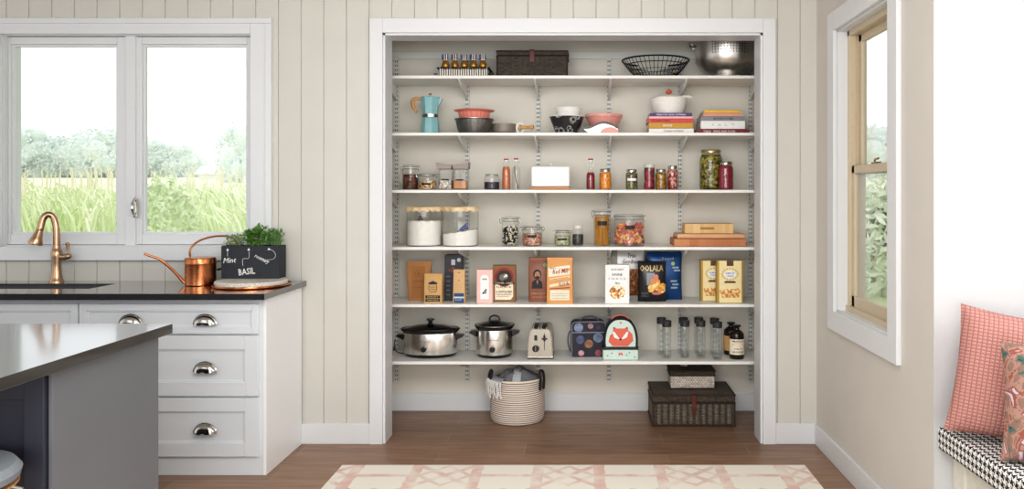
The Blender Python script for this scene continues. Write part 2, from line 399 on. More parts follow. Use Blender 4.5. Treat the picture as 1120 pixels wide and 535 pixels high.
wc = MM('LESS_THAN', MM('MODULO', u_, 8), 4); fc = MM('LESS_THAN', MM('MODULO', v_, 8), 4)
tw = MM('LESS_THAN', MM('MODULO', MM('ADD', MM('SUBTRACT', u_, v_), 8000), 4), 2)
colr = MM('ADD', MM('MULTIPLY', tw, wc), MM('MULTIPLY', MM('SUBTRACT', 1, tw), fc))
r = ramp(nt, colr, [(0, '#1b1b1d'), (1, '#ecebe7')], 'CONSTANT'); r.color_ramp.elements[1].position = .5
L(nt, r.outputs[0], b.inputs['Base Color']); b.inputs['Roughness'].default_value = .9
MB().rbox(0, .6, -1.9, -.004, .452, .537, r=.014, seg=3).build('seat_pad', m, bench)
mb = MB().box(.06, .58, -1.9, -.006, 0, .45); mb.rbox(.05, .06, -1.9, -.006, 0, .1, r=.003)
for yy in (-.08, -.7, -1.3): mb.rbox(.052, .062, yy-.03, yy+.03, .1, .45, r=.003)
mb.build('seat_base', P('bench base paint', '#dedbd0', .5), bench)

def pillow(w, h, d, n=24, corner=.03):
    fr = []; bk = []
    for i in range(n+1):
        for j in range(n+1):
            u = -1+2*i/n; v = -1+2*j/n
            e = max(0, (1-u**4))*max(0, (1-v**4)); th_ = d/2*e**.55
            pin = 1-.07*(1-abs(u)**2)*abs(v)**3; pin2 = 1-.07*(1-abs(v)**2)*abs(u)**3
            x = u*w/2*pin2; z = v*h/2*pin
            fr.append((x, -th_-.001, z)); bk.append((x, th_+.001, z))
    q = (n+1)**2; fs = []
    for i in range(n):
        for j in range(n):
            a = i*(n+1)+j; b_ = a+n+1; fs.append((a, b_, b_+1, a+1)); fs.append((q+a, q+a+1, q+b_+1, q+b_))
    ed = [(i*(n+1)) for i in range(n+1)]+[n*(n+1)+j for j in range(1, n+1)]+[i*(n+1)+n for i in range(n-1, -1, -1)]+[j for j in range(n-1, 0, -1)]
    for a, b_ in zip(ed, ed[1:]+ed[:1]): fs.append((a, q+a, q+b_, b_))
    return MB().add(fr+bk, fs)
m, nt, b = nodes('pink waffle knit'); tc = N(nt, 'ShaderNodeTexCoord'); sp = N(nt, 'ShaderNodeSeparateXYZ'); L(nt, tc.outputs['Object'], sp.inputs[0])
def tri(o, p): return MM('ABSOLUTE', MM('SUBTRACT', MM('MODULO', MM('DIVIDE', MM('ADD', o, 5), p), 1), .5))
hgt = MM('MAXIMUM', tri(sp.outputs[0], .0150), tri(sp.outputs[2], .0120))
r = ramp(nt, hgt, [(.3, '#c79289'), (.5, '#986862')]); L(nt, r.outputs[0], b.inputs['Base Color']); b.inputs['Roughness'].default_value = .95  # groove shade painted into the knit colour, besides the bump
bp = N(nt, 'ShaderNodeBump', invert=True); bp.inputs['Strength'].default_value = .9; bp.inputs['Distance'].default_value = .006; L(nt, hgt, bp.inputs['Height']); L(nt, bp.outputs[0], b.inputs['Normal'])
p1 = pillow(.46, .45, .15).build('throw_pillow', m)
tag(p1, 'pink waffle-knit throw pillow leaning against the nook wall', 'pillow')
p1.location = (1.52, -1.69, .757); p1.rotation_euler = (math.radians(-8), math.radians(8), math.radians(-20))
m, nt, b = nodes('floral print cloth'); co = objco(nt, (1, 1, 1))
v1 = N(nt, 'ShaderNodeTexVoronoi'); v1.inputs['Scale'].default_value = 22; n1 = N(nt, 'ShaderNodeTexNoise'); n1.inputs['Scale'].default_value = 14; n1.inputs['Detail'].default_value = 5; n1.inputs['Distortion'].default_value = 1.5
L(nt, co, v1.inputs['Vector']); L(nt, co, n1.inputs['Vector'])
r = ramp(nt, n1.outputs[0], [(.25, '#2f3a44'), (.36, '#4d6a62'), (.43, '#8d6f62'), (.5, '#a98577'), (.56, '#94584b'), (.62, '#c3b8c4'), (.7, '#7c86a6')], 'CONSTANT')
L(nt, r.outputs[0], b.inputs['Base Color']); b.inputs['Roughness'].default_value = .9
p2 = pillow(.42, .38, .13).build('throw_pillow', m)
tag(p2, 'floral print throw pillow in muted rust, teal and lilac, in front of the pink one', 'pillow')
p2.location = (1.55, -1.90, .722); p2.rotation_euler = (math.radians(-9), math.radians(3), math.radians(-10))

# ------------------------------------------------------------------ rug
m, nt, b = nodes('woven rug'); tc = N(nt, 'ShaderNodeTexCoord'); sp = N(nt, 'ShaderNodeSeparateXYZ'); L(nt, tc.outputs['Object'], sp.inputs[0])
C_ = .3065
nz = N(nt, 'ShaderNodeTexNoise'); nz.inputs['Scale'].default_value = 25; nz.inputs['Detail'].default_value = 4; L(nt, tc.outputs['Object'], nz.inputs['Vector'])
wob = MM('MULTIPLY', MM('SUBTRACT', nz.outputs[0], .5), .05)
ux = MM('DIVIDE', MM('ADD', sp.outputs[0], C_*20+.176), C_); uy = MM('DIVIDE', MM('ADD', sp.outputs[1], C_*20), C_)
fx = MM('ADD', MM('FRACT', ux), wob); fy = MM('ADD', MM('FRACT', uy), wob)
par = MM('MODULO', MM('ADD', MM('FLOOR', ux), MM('FLOOR', uy)), 2)
cx_ = MM('SUBTRACT', fx, .5); cy_ = MM('SUBTRACT', fy, .5); ax = MM('ABSOLUTE', cx_); ay = MM('ABSOLUTE', cy_)
border = MM('GREATER_THAN', ax, .41)
hline = MM('MULTIPLY', MM('LESS_THAN', MM('ABSOLUTE', MM('ADD', cy_, .0)), .055), MM('SUBTRACT', 1, par))
d1 = MM('LESS_THAN', MM('ABSOLUTE', MM('SUBTRACT', ax, ay)), .075)
d2 = MM('LESS_THAN', MM('ABSOLUTE', MM('SUBTRACT', MM('ADD', ax, ay), .42)), .06)
star = MM('MULTIPLY', MM('MAXIMUM', MM('MULTIPLY', d1, 1), MM('MULTIPLY', d2, .8)), par)
msk = MM('MAXIMUM', MM('MAXIMUM', border, hline), star)
n3 = N(nt, 'ShaderNodeTexNoise'); n3.inputs['Scale'].default_value = 9; n3.inputs['Detail'].default_value = 6; L(nt, tc.outputs['Object'], n3.inputs['Vector'])
amt = MM('MULTIPLY', msk, MM('MINIMUM', MM('MAXIMUM', MM('MULTIPLY', MM('SUBTRACT', n3.outputs[0], .3), 2.2), .1), .72))
mxx = N(nt, 'ShaderNodeMix', data_type='RGBA'); L(nt, amt, mxx.inputs[0]); mxx.inputs[6].default_value = lin('#f3eee3'); mxx.inputs[7].default_value = lin('#deb0a6')
L(nt, mxx.outputs[2], b.inputs['Base Color']); b.inputs['Roughness'].default_value = .95
bn = N(nt, 'ShaderNodeTexNoise'); bn.inputs['Scale'].default_value = 400; L(nt, tc.outputs['Object'], bn.inputs['Vector'])
bp = N(nt, 'ShaderNodeBump'); bp.inputs['Strength'].default_value = .3; bp.inputs['Distance'].default_value = .004; L(nt, bn.outputs[0], bp.inputs['Height']); L(nt, bp.outputs[0], b.inputs['Normal'])
rug = MB().rbox(-1.19, 1.19, -1.5, 0, 0, .008, r=.003).build('area_rug', m, None, (-.06, -.37, 0))
tag(rug, 'cream flatweave rug with faded pink lattice pattern on the wood floor', 'rug')

# ------------------------------------------------------------------ base cabinets
cf = -.5; cx = X(291, cf)
def cup_pull(parent, x, y, z, w=.113, h=.05):
    mb = MB(); n = 14; rs = []
    for i in range(7):
        a = PI/2*i/6; k = math.cos(a); d = .03*math.sin(a)+.001
        rs.append([(x+w/2*(.25+.75*k)*math.cos(PI*j/n) if i < 6 else x+w/2*.2*math.cos(PI*j/n), y-d, z+h*(.1+.9*k)*math.sin(PI*j/n)) for j in range(n+1)])
    vs = [p for r_ in rs for p in r_]; q = n+1
    mb.add(vs, [(i*q+j, i*q+j+1, (i+1)*q+j+1, (i+1)*q+j) for i in range(6) for j in range(n)])
    mb.tube([(x+w/2*math.cos(PI*j/n), y-.003, z+h*math.sin(PI*j/n)) for j in range(n+1)], .0035, 6)
    return mb.build('cup_pull', M_chrome, parent)
def front(parent, name, x0, x1, z0, z1, y=cf, fw=.07, th=.02):
    mb = MB(); mb.box(x0+.01, x1-.01, y-.008, y-.001, z0+.01, z1-.01)
    a = min(fw, (z1-z0)*.23)
    for q in ((x0, x0+a, z0, z1), (x1-a, x1, z0, z1), (x0+a, x1-a, z0, z0+a), (x0+a, x1-a, z1-a, z1)):
        mb.rbox(q[0], q[1], y-th, y-.001, q[2], q[3], r=.002)
    b2 = a+.008
    for q in ((x0+a-.002, x0+b2, z0+a, z1-a), (x1-b2, x1-a+.002, z0+a, z1-a), (x0+a, x1-a, z0+a-.002, z0+b2), (x0+a, x1-a, z1-b2, z1-a+.002)):
        mb.rbox(q[0], q[1], y-th+.006, y-.002, q[2], q[3], r=.002)
    return mb.build(name, M_cab, parent)
fy_ = cf-.02
def cz(py): return Z(py, fy_)
cabA = thing('drawer_cabinet', 'white three-drawer base cabinet with side panel coloured as window-lit at the end of the counter', 'cabinet', (0, 0, 0))
ax0 = X(86, fy_); ax1 = X(282.5, fy_)
mb = MB().box(ax0-.003, cx, cf, -.018, .001, .882); mb.build('cabinet_body', M_cab, cabA)
MB().rbox(cx-.012, cx+.003, cf-.004, -.017, .001, .883, r=.002).build('side_panel', P('window-lit cabinet paint', '#f0f1f2', .35, var=.01), cabA)  # paler copy of the cabinet paint, window light put into the colour
for (za, zb, two) in ((332.6, 365.4, 1), (367.3, 433.4, 1), (435.6, 499.8, 1)):
    d = front(cabA, 'drawer', ax0+.002, ax1, cz(zb), cz(za))
    zc = {332.6: 355.0, 367.3: 407.0, 435.6: 474.0}[za]
    cup_pull(d, X(224.5, fy_), fy_, Z(zc, fy_)); cup_pull(d, X(143, fy_), fy_, Z(zc, fy_))
cabB = thing('sink_cabinet', 'white base cabinet under the sink, left of the drawer cabinet', 'cabinet', (0, 0, 0))
bx0, bx1 = -3.42, X(84.6, fy_)
MB().box(bx0, ax0-.004, cf, -.018, .001, .882).map(lambda x, y, z: (x, y, z)).build('cabinet_body', M_cab, cabB)
front(cabB, 'false_front', bx0+.003, bx1, cz(365.4), cz(332.6))
xmid = (bx0+bx1)/2
for a, b2 in ((bx0+.003, xmid-.002), (xmid+.002, bx1)): front(cabB, 'door', a, b2, cz(499.8), cz(367.3))
# worktop with sink opening
M_stone = P('black honed stone', '#2c2b2d', .2, var=.1, scale=200, spec=1.0, coat=1)
ky, kx = -.58, X(335.3, 0)
sx1, sy0, sy1 = -2.545, -.38, -.15; sx0 = -3.32
mb = MB()
mb.box(sx1, kx, ky, -.001, .884, .914); mb.box(-5.4, sx0, ky, -.001, .884, .914); mb.box(sx0, sx1, ky, sy0, .884, .914); mb.box(sx0, sx1, sy1, -.001, .884, .914)
wt = mb.build('worktop', M_stone); tag(wt, 'black stone kitchen worktop under the casement window', 'worktop')
sk = thing('kitchen_sink', 'undermount steel sink let into the black worktop', 'sink', (0, 0, 0))
mb = MB(); zz = .70
mb.box(sx0-.015, sx0, sy0-.015, sy1+.015, zz, .883); mb.box(sx1, sx1+.015, sy0-.015, sy1+.015, zz, .883); mb.box(sx0, sx1, sy0-.015, sy0, zz, .883); mb.box(sx0, sx1, sy1, sy1+.015, zz, .883); mb.box(sx0-.015, sx1+.015, sy0-.015, sy1+.015, zz-.01, zz)
mb.build('basin', P('sink steel', '#5c5e61', .35, 1), sk)

# faucet
fx0, fyy = X(62, -.085), -.085
q = 1/S(fyy)
fa = thing('kitchen_faucet', 'champagne bronze pull-down faucet with arched spout behind the sink', 'faucet', (fx0, fyy, .914))
MB().lathe([(0, 0), (.036, 0), (.036, .006), (.031, .014), (.026, .04), (.022, .08), (.0225, .11), (.027, .14), (.028, .16), (.024, .178), (.020, .184), (.019, .20), (0, .20)], 28).build('base', M_bronze, fa)
def fp(px, py, dy=0): return ((px-62)*q, dy, Z(py, fyy)-.914)
path = smoothpath([fp(62, 275), fp(62, 258), fp(61.2, 246), fp(58.5, 237.5), fp(54, 234.5, -.01), fp(50, 239, -.02), fp(48.3, 250, -.03)], 5)
MB().tube(path, .0175, 16).build('spout', M_bronze, fa)
a = Vector(fp(48.4, 249, -.03)); b2 = Vector(fp(44.3, 267, -.045)); MB().tube([a, a+(b2-a)*.12, a+(b2-a)*.15, a+(b2-a)*.6, a+(b2-a)*.9, b2], [.018, .019, .0175, .026, .036, .034], 20).build('spray_head', M_bronze, fa)
mb = MB(); mb.tube([(.01, 0, .145), (.045, 0, .14), (.062, 0, .143)], [.017, .017, .015], 14); mb.ell((.063, 0, .145), .018, .018, .016); mb.tube([fp(74.5, 281, 0), fp(74, 273, 0), fp(73.8, 266.5, 0)], [.007, .006, .0115], 10); mb.ell(fp(73.8, 266.5), .011, .011, .008)
mb.build('handle', M_bronze, fa)

# watering can
wy = -.2; wc = thing('watering_can', 'copper watering can with long thin spout and looped handle on the worktop', 'watering can', (X(219.3, wy), wy, .914))
q = 1/S(wy)
def wp(px, py, dy=0): return ((px-219.3)*q, dy, Z(py, wy)-.914)
MB().lathe([(0, 0), (.074, 0), (.077, .004), (.077, .11), (.079, .115), (.077, .12), (.077, .143), (.074, .147), (.0, .149)], 36).build('body', M_copper, wc)
MB().tube(smoothpath([wp(205, 309, -.03), wp(201, 303, -.04), wp(193, 291, -.07), wp(184.5, 282, -.09), wp(178, 279, -.105), wp(171.5, 275.5, -.12)], 5), [.0085]*6+[.007]*10+[.006]*10, 12).build('spout', M_copper, wc)
MB().tube(smoothpath([wp(211, 281, -.03), wp(211.5, 272, -.03), wp(217, 263.5, .01), wp(228, 259.3, .08), wp(240, 261, .14), wp(247, 270, .145), wp(248, 284, .145), wp(243, 292, .13), wp(233, 296, .05)], 5), .0055, 10).build('handle', M_copper, wc)

# trays and planter
ty = -.24; tx = X(276, ty)
M_marble = P('speckled marble', '#d7d2c8', .4, var=.25, scale=120)
t1 = MB().lathe([(0, 0), (.192, 0), (.197, .006), (.197, .014), (.19, .014), (.188, .008), (0, .008)], 56).build('round_tray', M_copper, None, (tx, ty, .914)); tag(t1, 'round copper tray on the worktop, underneath the marble one', 'tray')
tz = .914+.0085
t2 = MB().lathe([(0, 0), (.178, 0), (.182, .004), (.182, .018), (.178, .022), (0, .022)], 56).build('round_board', M_marble, None, (tx-.005, ty+.004, tz)); tag(t2, 'round speckled stone board lying on the copper tray', 'board')
pz = tz+.0225; py_ = -.18
pl = thing('herb_planter', 'black chalkboard planter box with green herbs and chalk writing', 'planter', (X(273.5, py_), py_, pz))
pw = 63*4.22/F/2; ph = .176
M_chalkb = P('chalkboard black', '#30343b', .75, var=.06, scale=12)
mb = MB(); mb.box(-pw, pw, 0, .008, 0, ph); mb.box(-pw, pw, .092, .1, 0, ph); mb.box(-pw, -pw+.008, .008, .092, 0, ph); mb.box(pw-.008, pw, .008, .092, 0, ph); mb.box(-pw+.008, pw-.008, .008, .092, 0, ph-.02)
mb.build('box', M_chalkb, pl)
M_chalk = P('chalk', '#e8e8e4', .9)
def cp(zx, zy): return ((zx/5.35+160-273.5)/S(py_), -.001, Z(zy/5.35+230, py_)-pz)
mb = MB(); mb.text('Mint', cp(488, 293)[0], cp(0, 293)[2], w=.072, h=.028, y=-.001, shear=.3, rot=.05)
mb.text('BASIL', cp(588, 355)[0], cp(0, 358)[2], w=.088, h=.036, y=-.001, rot=.12); mb.text('rosemary', cp(675, 290)[0], cp(0, 290)[2], w=.085, h=.022, y=-.001, rot=-.45, shear=.3)
for pth in ([(476, 270), (476, 232)], [(566, 325), (566, 285), (600, 280), (600, 235)], [(705, 290), (745, 285), (757, 262), (745, 240), (722, 226)]):
    mb.tube([cp(*p) for p in smoothpath(pth, 4)], .0011, 4)
for (a, b2) in ((476, 228), (600, 226), (718, 224)): c = cp(a, b2); mb.poly([(c[0]-.008, c[2]-.008), (c[0]+.008, c[2]-.008), (c[0], c[2]+.005)], -.001)
mb.build('lettering', M_chalk, pl, flat=True)
M_leaf = P('herb leaf', '#5f8c3c', .5, var=.35, scale=30); M_leaf2 = P('rosemary leaf', '#8a9a66', .6, var=.3, scale=40)
def leaves(mb, n, box, ln, wd, up=.4):
    for _ in range(n):
        x = random.uniform(box[0], box[1]); y = random.uniform(box[2], box[3]); z = box[4]+(box[5]-box[4])*random.random()**.8
        a = random.uniform(0, 2*PI); e = random.uniform(-.3, 1.1)*up+random.uniform(0, .6); l = ln*random.uniform(.6, 1.2); w = wd*random.uniform(.7, 1.2)
        d = Vector((math.cos(a)*math.cos(e), math.sin(a)*math.cos(e), math.sin(e))); sd = d.cross(Vector((0, 0, 1))).normalized(); nn = sd.cross(d)
        p = Vector((x, y, z)); mb.add([p, p+d*l*.4+sd*w*.5-nn*w*.1, p+d*l, p+d*l*.4-sd*w*.5-nn*w*.1, p+d*l*.45+nn*w*.15], [(0, 1, 4), (1, 2, 4), (2, 3, 4), (3, 0, 4)])
def stems(mb, n, box):
    for _ in range(n):
        x = random.uniform(box[0], box[1]); y = random.uniform(box[2], box[3]); mb.tube([(x, y, ph-.022), (x+random.uniform(-.01, .01), y, ph+.02), (x+random.uniform(-.02, .02), y, box[5])], .0012, 4)
mb = MB(); leaves(mb, 260, (-.04, .09, .01, .09, ph-.005, ph+.075), .032, .02); leaves(mb, 60, (0, .06, .02, .08, ph+.06, ph+.098), .03, .018); stems(mb, 12, (-.03, .08, .02, .08, 0, ph+.06)); mb.build('basil_plant', M_leaf, pl, flat=True)
mb = MB(); leaves(mb, 240, (-.15, -.05, .01, .09, ph-.005, ph+.055), .018, .011); stems(mb, 10, (-.14, -.06, .02, .08, 0, ph+.04)); mb.build('mint_plant', P('mint leaf', '#86985f', .5, var=.35, scale=40), pl, flat=True)
mb = MB(); leaves(mb, 320, (.08, .15, .01, .09, ph-.005, ph+.08), .024, .005, 1.3); stems(mb, 10, (.09, .145, .02, .08, 0, ph+.09)); mb.build('rosemary_plant', P('rosemary green', '#5f8a45', .5, var=.3, scale=40), pl, flat=True)

# ------------------------------------------------------------------ island and stool
M_isl = P('slate blue-grey paint', '#74767b', .4, var=.02, scale=4); M_isl_shade = P('shaded slate paint', '#3a3c47', .45, var=.04, scale=5)  # second colour is the island paint darkened to carry the overhang's shade
isl = thing('kitchen_island', 'slate grey kitchen island with dark stone top', 'kitchen island', (-1.585, -1.49, 0))
M_stone2 = P('island stone', '#3b3836', .25, var=.1, scale=150, spec=1.0, coat=1)
MB().rbox(-2.2, .035, -1.9, .035, .878, .914, r=.002).build('island_top', M_stone2, isl)
iy = -.57
MB().box(-2.1, -.012, iy, 0, .001, .877).build('island_body', M_isl_shade, isl)
MB().rbox(-.014, .0, iy-.006, .002, .001, .877, r=.002).build('side_panel', M_isl, isl)
mb = MB(); z0, z1 = .05, .78
for k in range(3):
    x1 = -.018-.62*k; x0 = x1-.6; f = .06
    for qd in ((x0, x0+f, .03, .86), (x1-f, x1, .03, .86), (x0+f, x1-f, .03, .1), (x0+f, x1-f, .79, .86)): mb.rbox(qd[0], qd[1], iy-.02, iy, qd[2], qd[3], r=.003)
mb.build('back_panel', M_isl_shade, isl)
st = thing('bar_stool', 'grey upholstered bar stool on chrome frame beside the island', 'stool', (-1.765, -2.29, 0))
MB().lathe([(0, .0), (.17, .0), (.2, .015), (.205, .035), (.19, .055), (.1, .062), (0, .06)], 40, z=.598).build('seat', P('grey seat fabric', '#8a9096', .9, var=.08, scale=150), st)
MB().lathe([(0, .583), (.17, .583), (.198, .597), (.198, .601), (.15, .6), (0, .6)], 40).build('seat_shell', wood('plywood edge', '#b98a55', '#d3a46d'), st)
for sx in (-1, 1):
    for sy in (-1, 1): MB().tube([(sx*.1, sy*.1, .585), (sx*.15, sy*.13, .56), (sx*.19, sy*.17, .0)], .01, 10).build('leg', M_chrome, st)
MB().tube([(.165*math.cos(a_*PI/12)*1.0, .165*math.sin(a_*PI/12), .25) for a_ in range(24)], .007, 8, closed=True).build('foot_ring', M_chrome, st)

# ------------------------------------------------------------------ shelving
SZ = {i+1: 2.1135-.344*i for i in range(6)}; SY0, SY1 = .31, .668
TRX = [X(p, .66) for p in (434, 511, 588.7, 666, 743.5, 820.5)]
rail = R(cL+.01, cR-.01, .655, .669, Z(64.5, .66), Z(57, .66), r=.002).build('hanging_rail', M_track)
tag(rail, 'white horizontal hanging rail along the closet back wall above the top shelf', 'rail')
def track(x):
    z0, z1 = Z(417, .66), Z(60.5, .66); w = .0125; y0 = .648
    mb = MB(); mb.use(M_track)
    mb.box(x-w, x-w+.003, y0, .669, z0, z1); mb.box(x+w-.003, x+w, y0, .669, z0, z1); mb.box(x-.002, x+.002, y0, .669, z0, z1)
    n = int((z1-z0)/.0275); p = (z1-z0)/n
    for i in range(n+1):
        zc = z0+i*p; a_ = max(z0, zc-.0068); b_ = min(z1, zc+.0068); mb.box(x-w, x+w, y0+.0005, y0+.002, a_, b_)
    mb.use(M_slot); mb.box(x-w+.003, x+w-.003, .659, .667, z0, z1)
    return mb
ordn = ['first', 'second', 'third', 'fourth', 'fifth', 'sixth']
tracks = []
for i, x in enumerate(TRX):
    o = track(0).build('wall_upright', None, None, (x, 0, 0), flat=True)
    tag(o, f'white slotted upright track on the closet back wall, {ordn[i]} of six from the left', 'shelf upright', 'slotted uprights on the closet wall')
rowd = {1: 'topmost long white shelf holding the colander', 2: 'long white shelf holding the teapot-like coffee pot and cookbooks', 3: 'long white shelf holding the pickle jars and butter dish',
        4: 'long white shelf holding the big flour canisters', 5: 'long white shelf holding packaged snacks and coffee', 6: 'lowest long white shelf holding the slow cookers'}
rowd[2] = 'long white shelf holding the blue moka pot and cookbooks'
rowb = {1: 'topmost shelf', 2: 'shelf with the cookbooks', 3: 'shelf with the pickle jars', 4: 'shelf with the flour canisters', 5: 'shelf with the snack bags', 6: 'lowest shelf'}
for i in range(1, 7):
    z = SZ[i]
    o = MB().rbox(cL+.002, cR-.002, SY0, SY1-.022, z-.018, z, r=.0015).build('closet_shelf', M_shelf); tag(o, rowd[i], 'shelf', 'long white closet shelves')
    for j, x in enumerate(TRX):
        b_ = MB(); zt = z-.0185; prof = [(SY0+.015, zt), (SY0+.015, zt-.004), (SY0+.05, zt-.022), (.59, zt-.07), (.647, zt-.088), (.647, zt)]
        n = len(prof); w = .0055
        b_.add([(-w, y, q_) for y, q_ in prof]+[(w, y, q_) for y, q_ in prof], [tuple(range(n)), tuple(range(n, 2*n))[::-1]]+[(k, (k+1) % n, n+(k+1) % n, n+k) for k in range(n)])
        b_ = b_.build('shelf_bracket', M_track, None, (x, 0, 0)); tag(b_, f'white steel bracket under the {rowb[i]}, {ordn[j]} from the left', 'shelf bracket', 'white shelf brackets')

# helpers for shelf things
def loc(px, y, sh): return (X(px, y), y, SZ[sh]+.0003)
def HT(py, y, sh): return Z(py, y)-SZ[sh]
def WD(px, y): return px/S(y)

# ---- shelf 1
y = .45
tr = thing('striped_tray', 'black and white striped tray with dark beaded edge holding five small jars', 'tray', loc(508.7, y, 1))
w = WD(53, y)/2; h = HT(75, y, 1)
m, nt, b = nodes('black white stripes'); tc = N(nt, 'ShaderNodeTexCoord'); sp = N(nt, 'ShaderNodeSeparateXYZ'); L(nt, tc.outputs['Object'], sp.inputs[0])
r = ramp(nt, MM('MODULO', MM('DIVIDE', MM('ADD', MM('ADD', sp.outputs[0], sp.outputs[1]), 5), .0142), 1), [(0, '#e9e2d4'), (.55, '#2a2626')], 'CONSTANT'); L(nt, r.outputs[0], b.inputs['Base Color'])
M_str = m
mb = MB(); mb.rbox(-w, w, -.07, .07, 0, h-.012, r=.006); mb.build('tray_body', M_str, tr)
mb = MB()
for k in range(15): 
    for yy in (-.07, .07): mb.ell((-w-.004+k*(2*w+.008)/14, yy, h-.008+.003*math.sin(k*2)), .009, .007, .006, 8, 6)
for k in range(5):
    for xx in (-w-.003, w+.003): mb.ell((xx, -.056+k*.028, h-.01), .009, .008, .007, 8, 6)
mb.ell((-w-.02, -.06, .02), .012, .005, .004, 8, 6); mb.ell((w+.02, -.06, .022), .016, .006, .009, 8, 6)
mb.build('beaded_edge', P('dark beads', '#24252c', .3), tr)
M_gold = P('old gold', '#b5883f', .3, .6, var=.2, scale=60); 
def minijar(x0):
    t = thing('small_jar', 'small jar with amber belly and white and navy banded top in the striped tray', 'jar', (x0, y-.035, SZ[1]+h-.010), group='five small jars in the striped tray')
    a = HT(67.2, y, 1)-h+.010; b2 = HT(60.5, y, 1)-h+.010
    MB().lathe([(0, 0), (.012, 0), (.022, .012), (.024, .024), (.016, a-.004), (.012, a), (0, a)], 20).build('jar_body', M_gold, t)
    m_ = MB(); m_.use(M_white); m_.lathe([(0, a), (.019, a), (.0195, b2-.003), (.015, b2), (0, b2)], 20); m_.use(P('navy band', '#4c4d63', .4))
    for k in range(9):
        if k in (2, 3): continue
        aa = -PI/2-.25+2*PI*(k)/9+.35; c_, s_ = math.cos(aa), math.sin(aa); m_.tube([(.0195*c_, .0195*s_, a+.002), (.0197*c_, .0197*s_, b2-.003)], .0042, 6)
    m_.build('banded_top', None, t); return t
j0 = minijar(X(488.6, y)); 
for k in range(1, 5): dup(j0, (X(488.6+10.1*k, y), y-.035, SZ[1]+h-.010))

M_wick = woven('dark wicker', ('#4d443b', '#6e6459'), .014, .006, '#17130f')
M_wickt = woven('dark wicker lid', ('#554c43', '#776d62'), .03, .007, '#1b1511', top=True)
M_wickr = P('wicker rim', '#463a2f', .6, var=.3, scale=120, bump=.5, bscale=200)
M_leather = P('oxblood leather', '#5f2a24', .45, var=.1)
def braid(mb, p0, p1, r=.006, tw=.02):
    p0 = Vector(p0); p1 = Vector(p1); l = (p1-p0).length; n = max(4, int(l/tw*5)); d = (p1-p0).normalized(); u = d.orthogonal().normalized(); w_ = d.cross(u)
    for ph_ in (0, PI):
        mb.tube([p0+d*l*i/n+(u*math.cos(i*2*PI/5+ph_)+w_*math.sin(i*2*PI/5+ph_))*r*.5 for i in range(n+1)], r*.62, 5)
def hamper(t, w, d, h, lid, bodymat=None):
    """front at y=0, going back to d"""
    MB().rbox(-w/2, w/2, 0, d, 0, h-lid, r=.008).build('basket_body', bodymat or M_wick, t)
    l = MB(); l.use(M_wick); l.rbox(-w/2-.002, w/2+.002, -.002, d+.002, h-lid+.003, h-.004, r=.006); l.use(M_wickt); l.rbox(-w/2+.004, w/2-.004, .004, d-.004, h-.01, h, r=.003)
    lo_ = l.build('lid', None, t)
    r_ = MB()
    for z_ in ((.006, h-lid-.004) if not bodymat else (h-lid-.004,)):
        for a_, b_ in (((-w/2, 0, z_), (w/2, 0, z_)), ((w/2, 0, z_), (w/2, d, z_)), ((-w/2, 0, z_), (-w/2, d, z_))): braid(r_, a_, b_)
    for x_ in (() if bodymat else (-w/2+.002, w/2-.002)): braid(r_, (x_, 0, .006), (x_, 0, h-lid-.004))
    r_.build('woven_rim', M_wickr, t)
    r_ = MB(); z_ = h-.006
    for a_, b_ in (((-w/2, 0, z_), (w/2, 0, z_)), ((w/2, 0, z_), (w/2, d, z_)), ((-w/2, 0, z_), (-w/2, d, z_)), ((-w/2, d, z_), (w/2, d, z_))): braid(r_, a_, b_, .0065)
    r_.build('lid_rim', M_wickr, lo_)
    return lo_
y = .42
pb = thing('picnic_basket', 'dark wicker picnic basket with closed lid and oxblood strap on the topmost shelf', 'basket', loc(582, y, 1)); bw = WD(77, y); bh = HT(55, y, 1)
hamper(pb, bw, .2, bh, .032)
mb = MB()
for k in range(16):
    xx = -bw/2+.025+k*(bw-.05)/15; mb.rbox(xx-.006, xx+.006, -.0045, .002, .012, bh-.045, r=.002)
mb.build('upright_stakes', M_wick, pb)
MB().rbox(-.016, .014, -.009, -.003, bh-.075, bh-.002, r=.002).rbox(-.016, .014, -.009, .05, bh-.001, bh+.004, r=.002).build('strap', M_leather, pb)

y = .49; fb = thing('wire_fruit_bowl', 'wide black wire fruit bowl on the topmost shelf', 'bowl', loc(717, y, 1)); Rr = WD(36.5, y); hh = HT(67.5, y, 1)
mb = MB()
def fr(t_): return .09+(Rr-.09)*t_**.8, hh*t_**1.25
for k in range(44):
    a_ = 2*PI*k/44; mb.tube([(fr(t_)[0]*math.cos(a_), fr(t_)[0]*math.sin(a_), fr(t_)[1]+.003) for t_ in (0, .25, .5, .75, 1)], .0019, 5)
mb.build('ribs', M_blackm, fb); mb = MB()
for t_, rr in ((0, .004), (.3, .0018), (.5, .0018), (.78, .003), (1, .0055)):
    r_, z_ = fr(t_); mb.tube([(r_*math.cos(2*PI*k/48), r_*math.sin(2*PI*k/48), z_+.004) for k in range(48)], rr, 6, closed=True)
for k in range(12): a_ = PI*k/12; mb.tube([(.09*math.cos(a_), .09*math.sin(a_), .004), (-.09*math.cos(a_), -.09*math.sin(a_), .004)], .0018, 5)
mb.build('rings', M_blackm, fb)

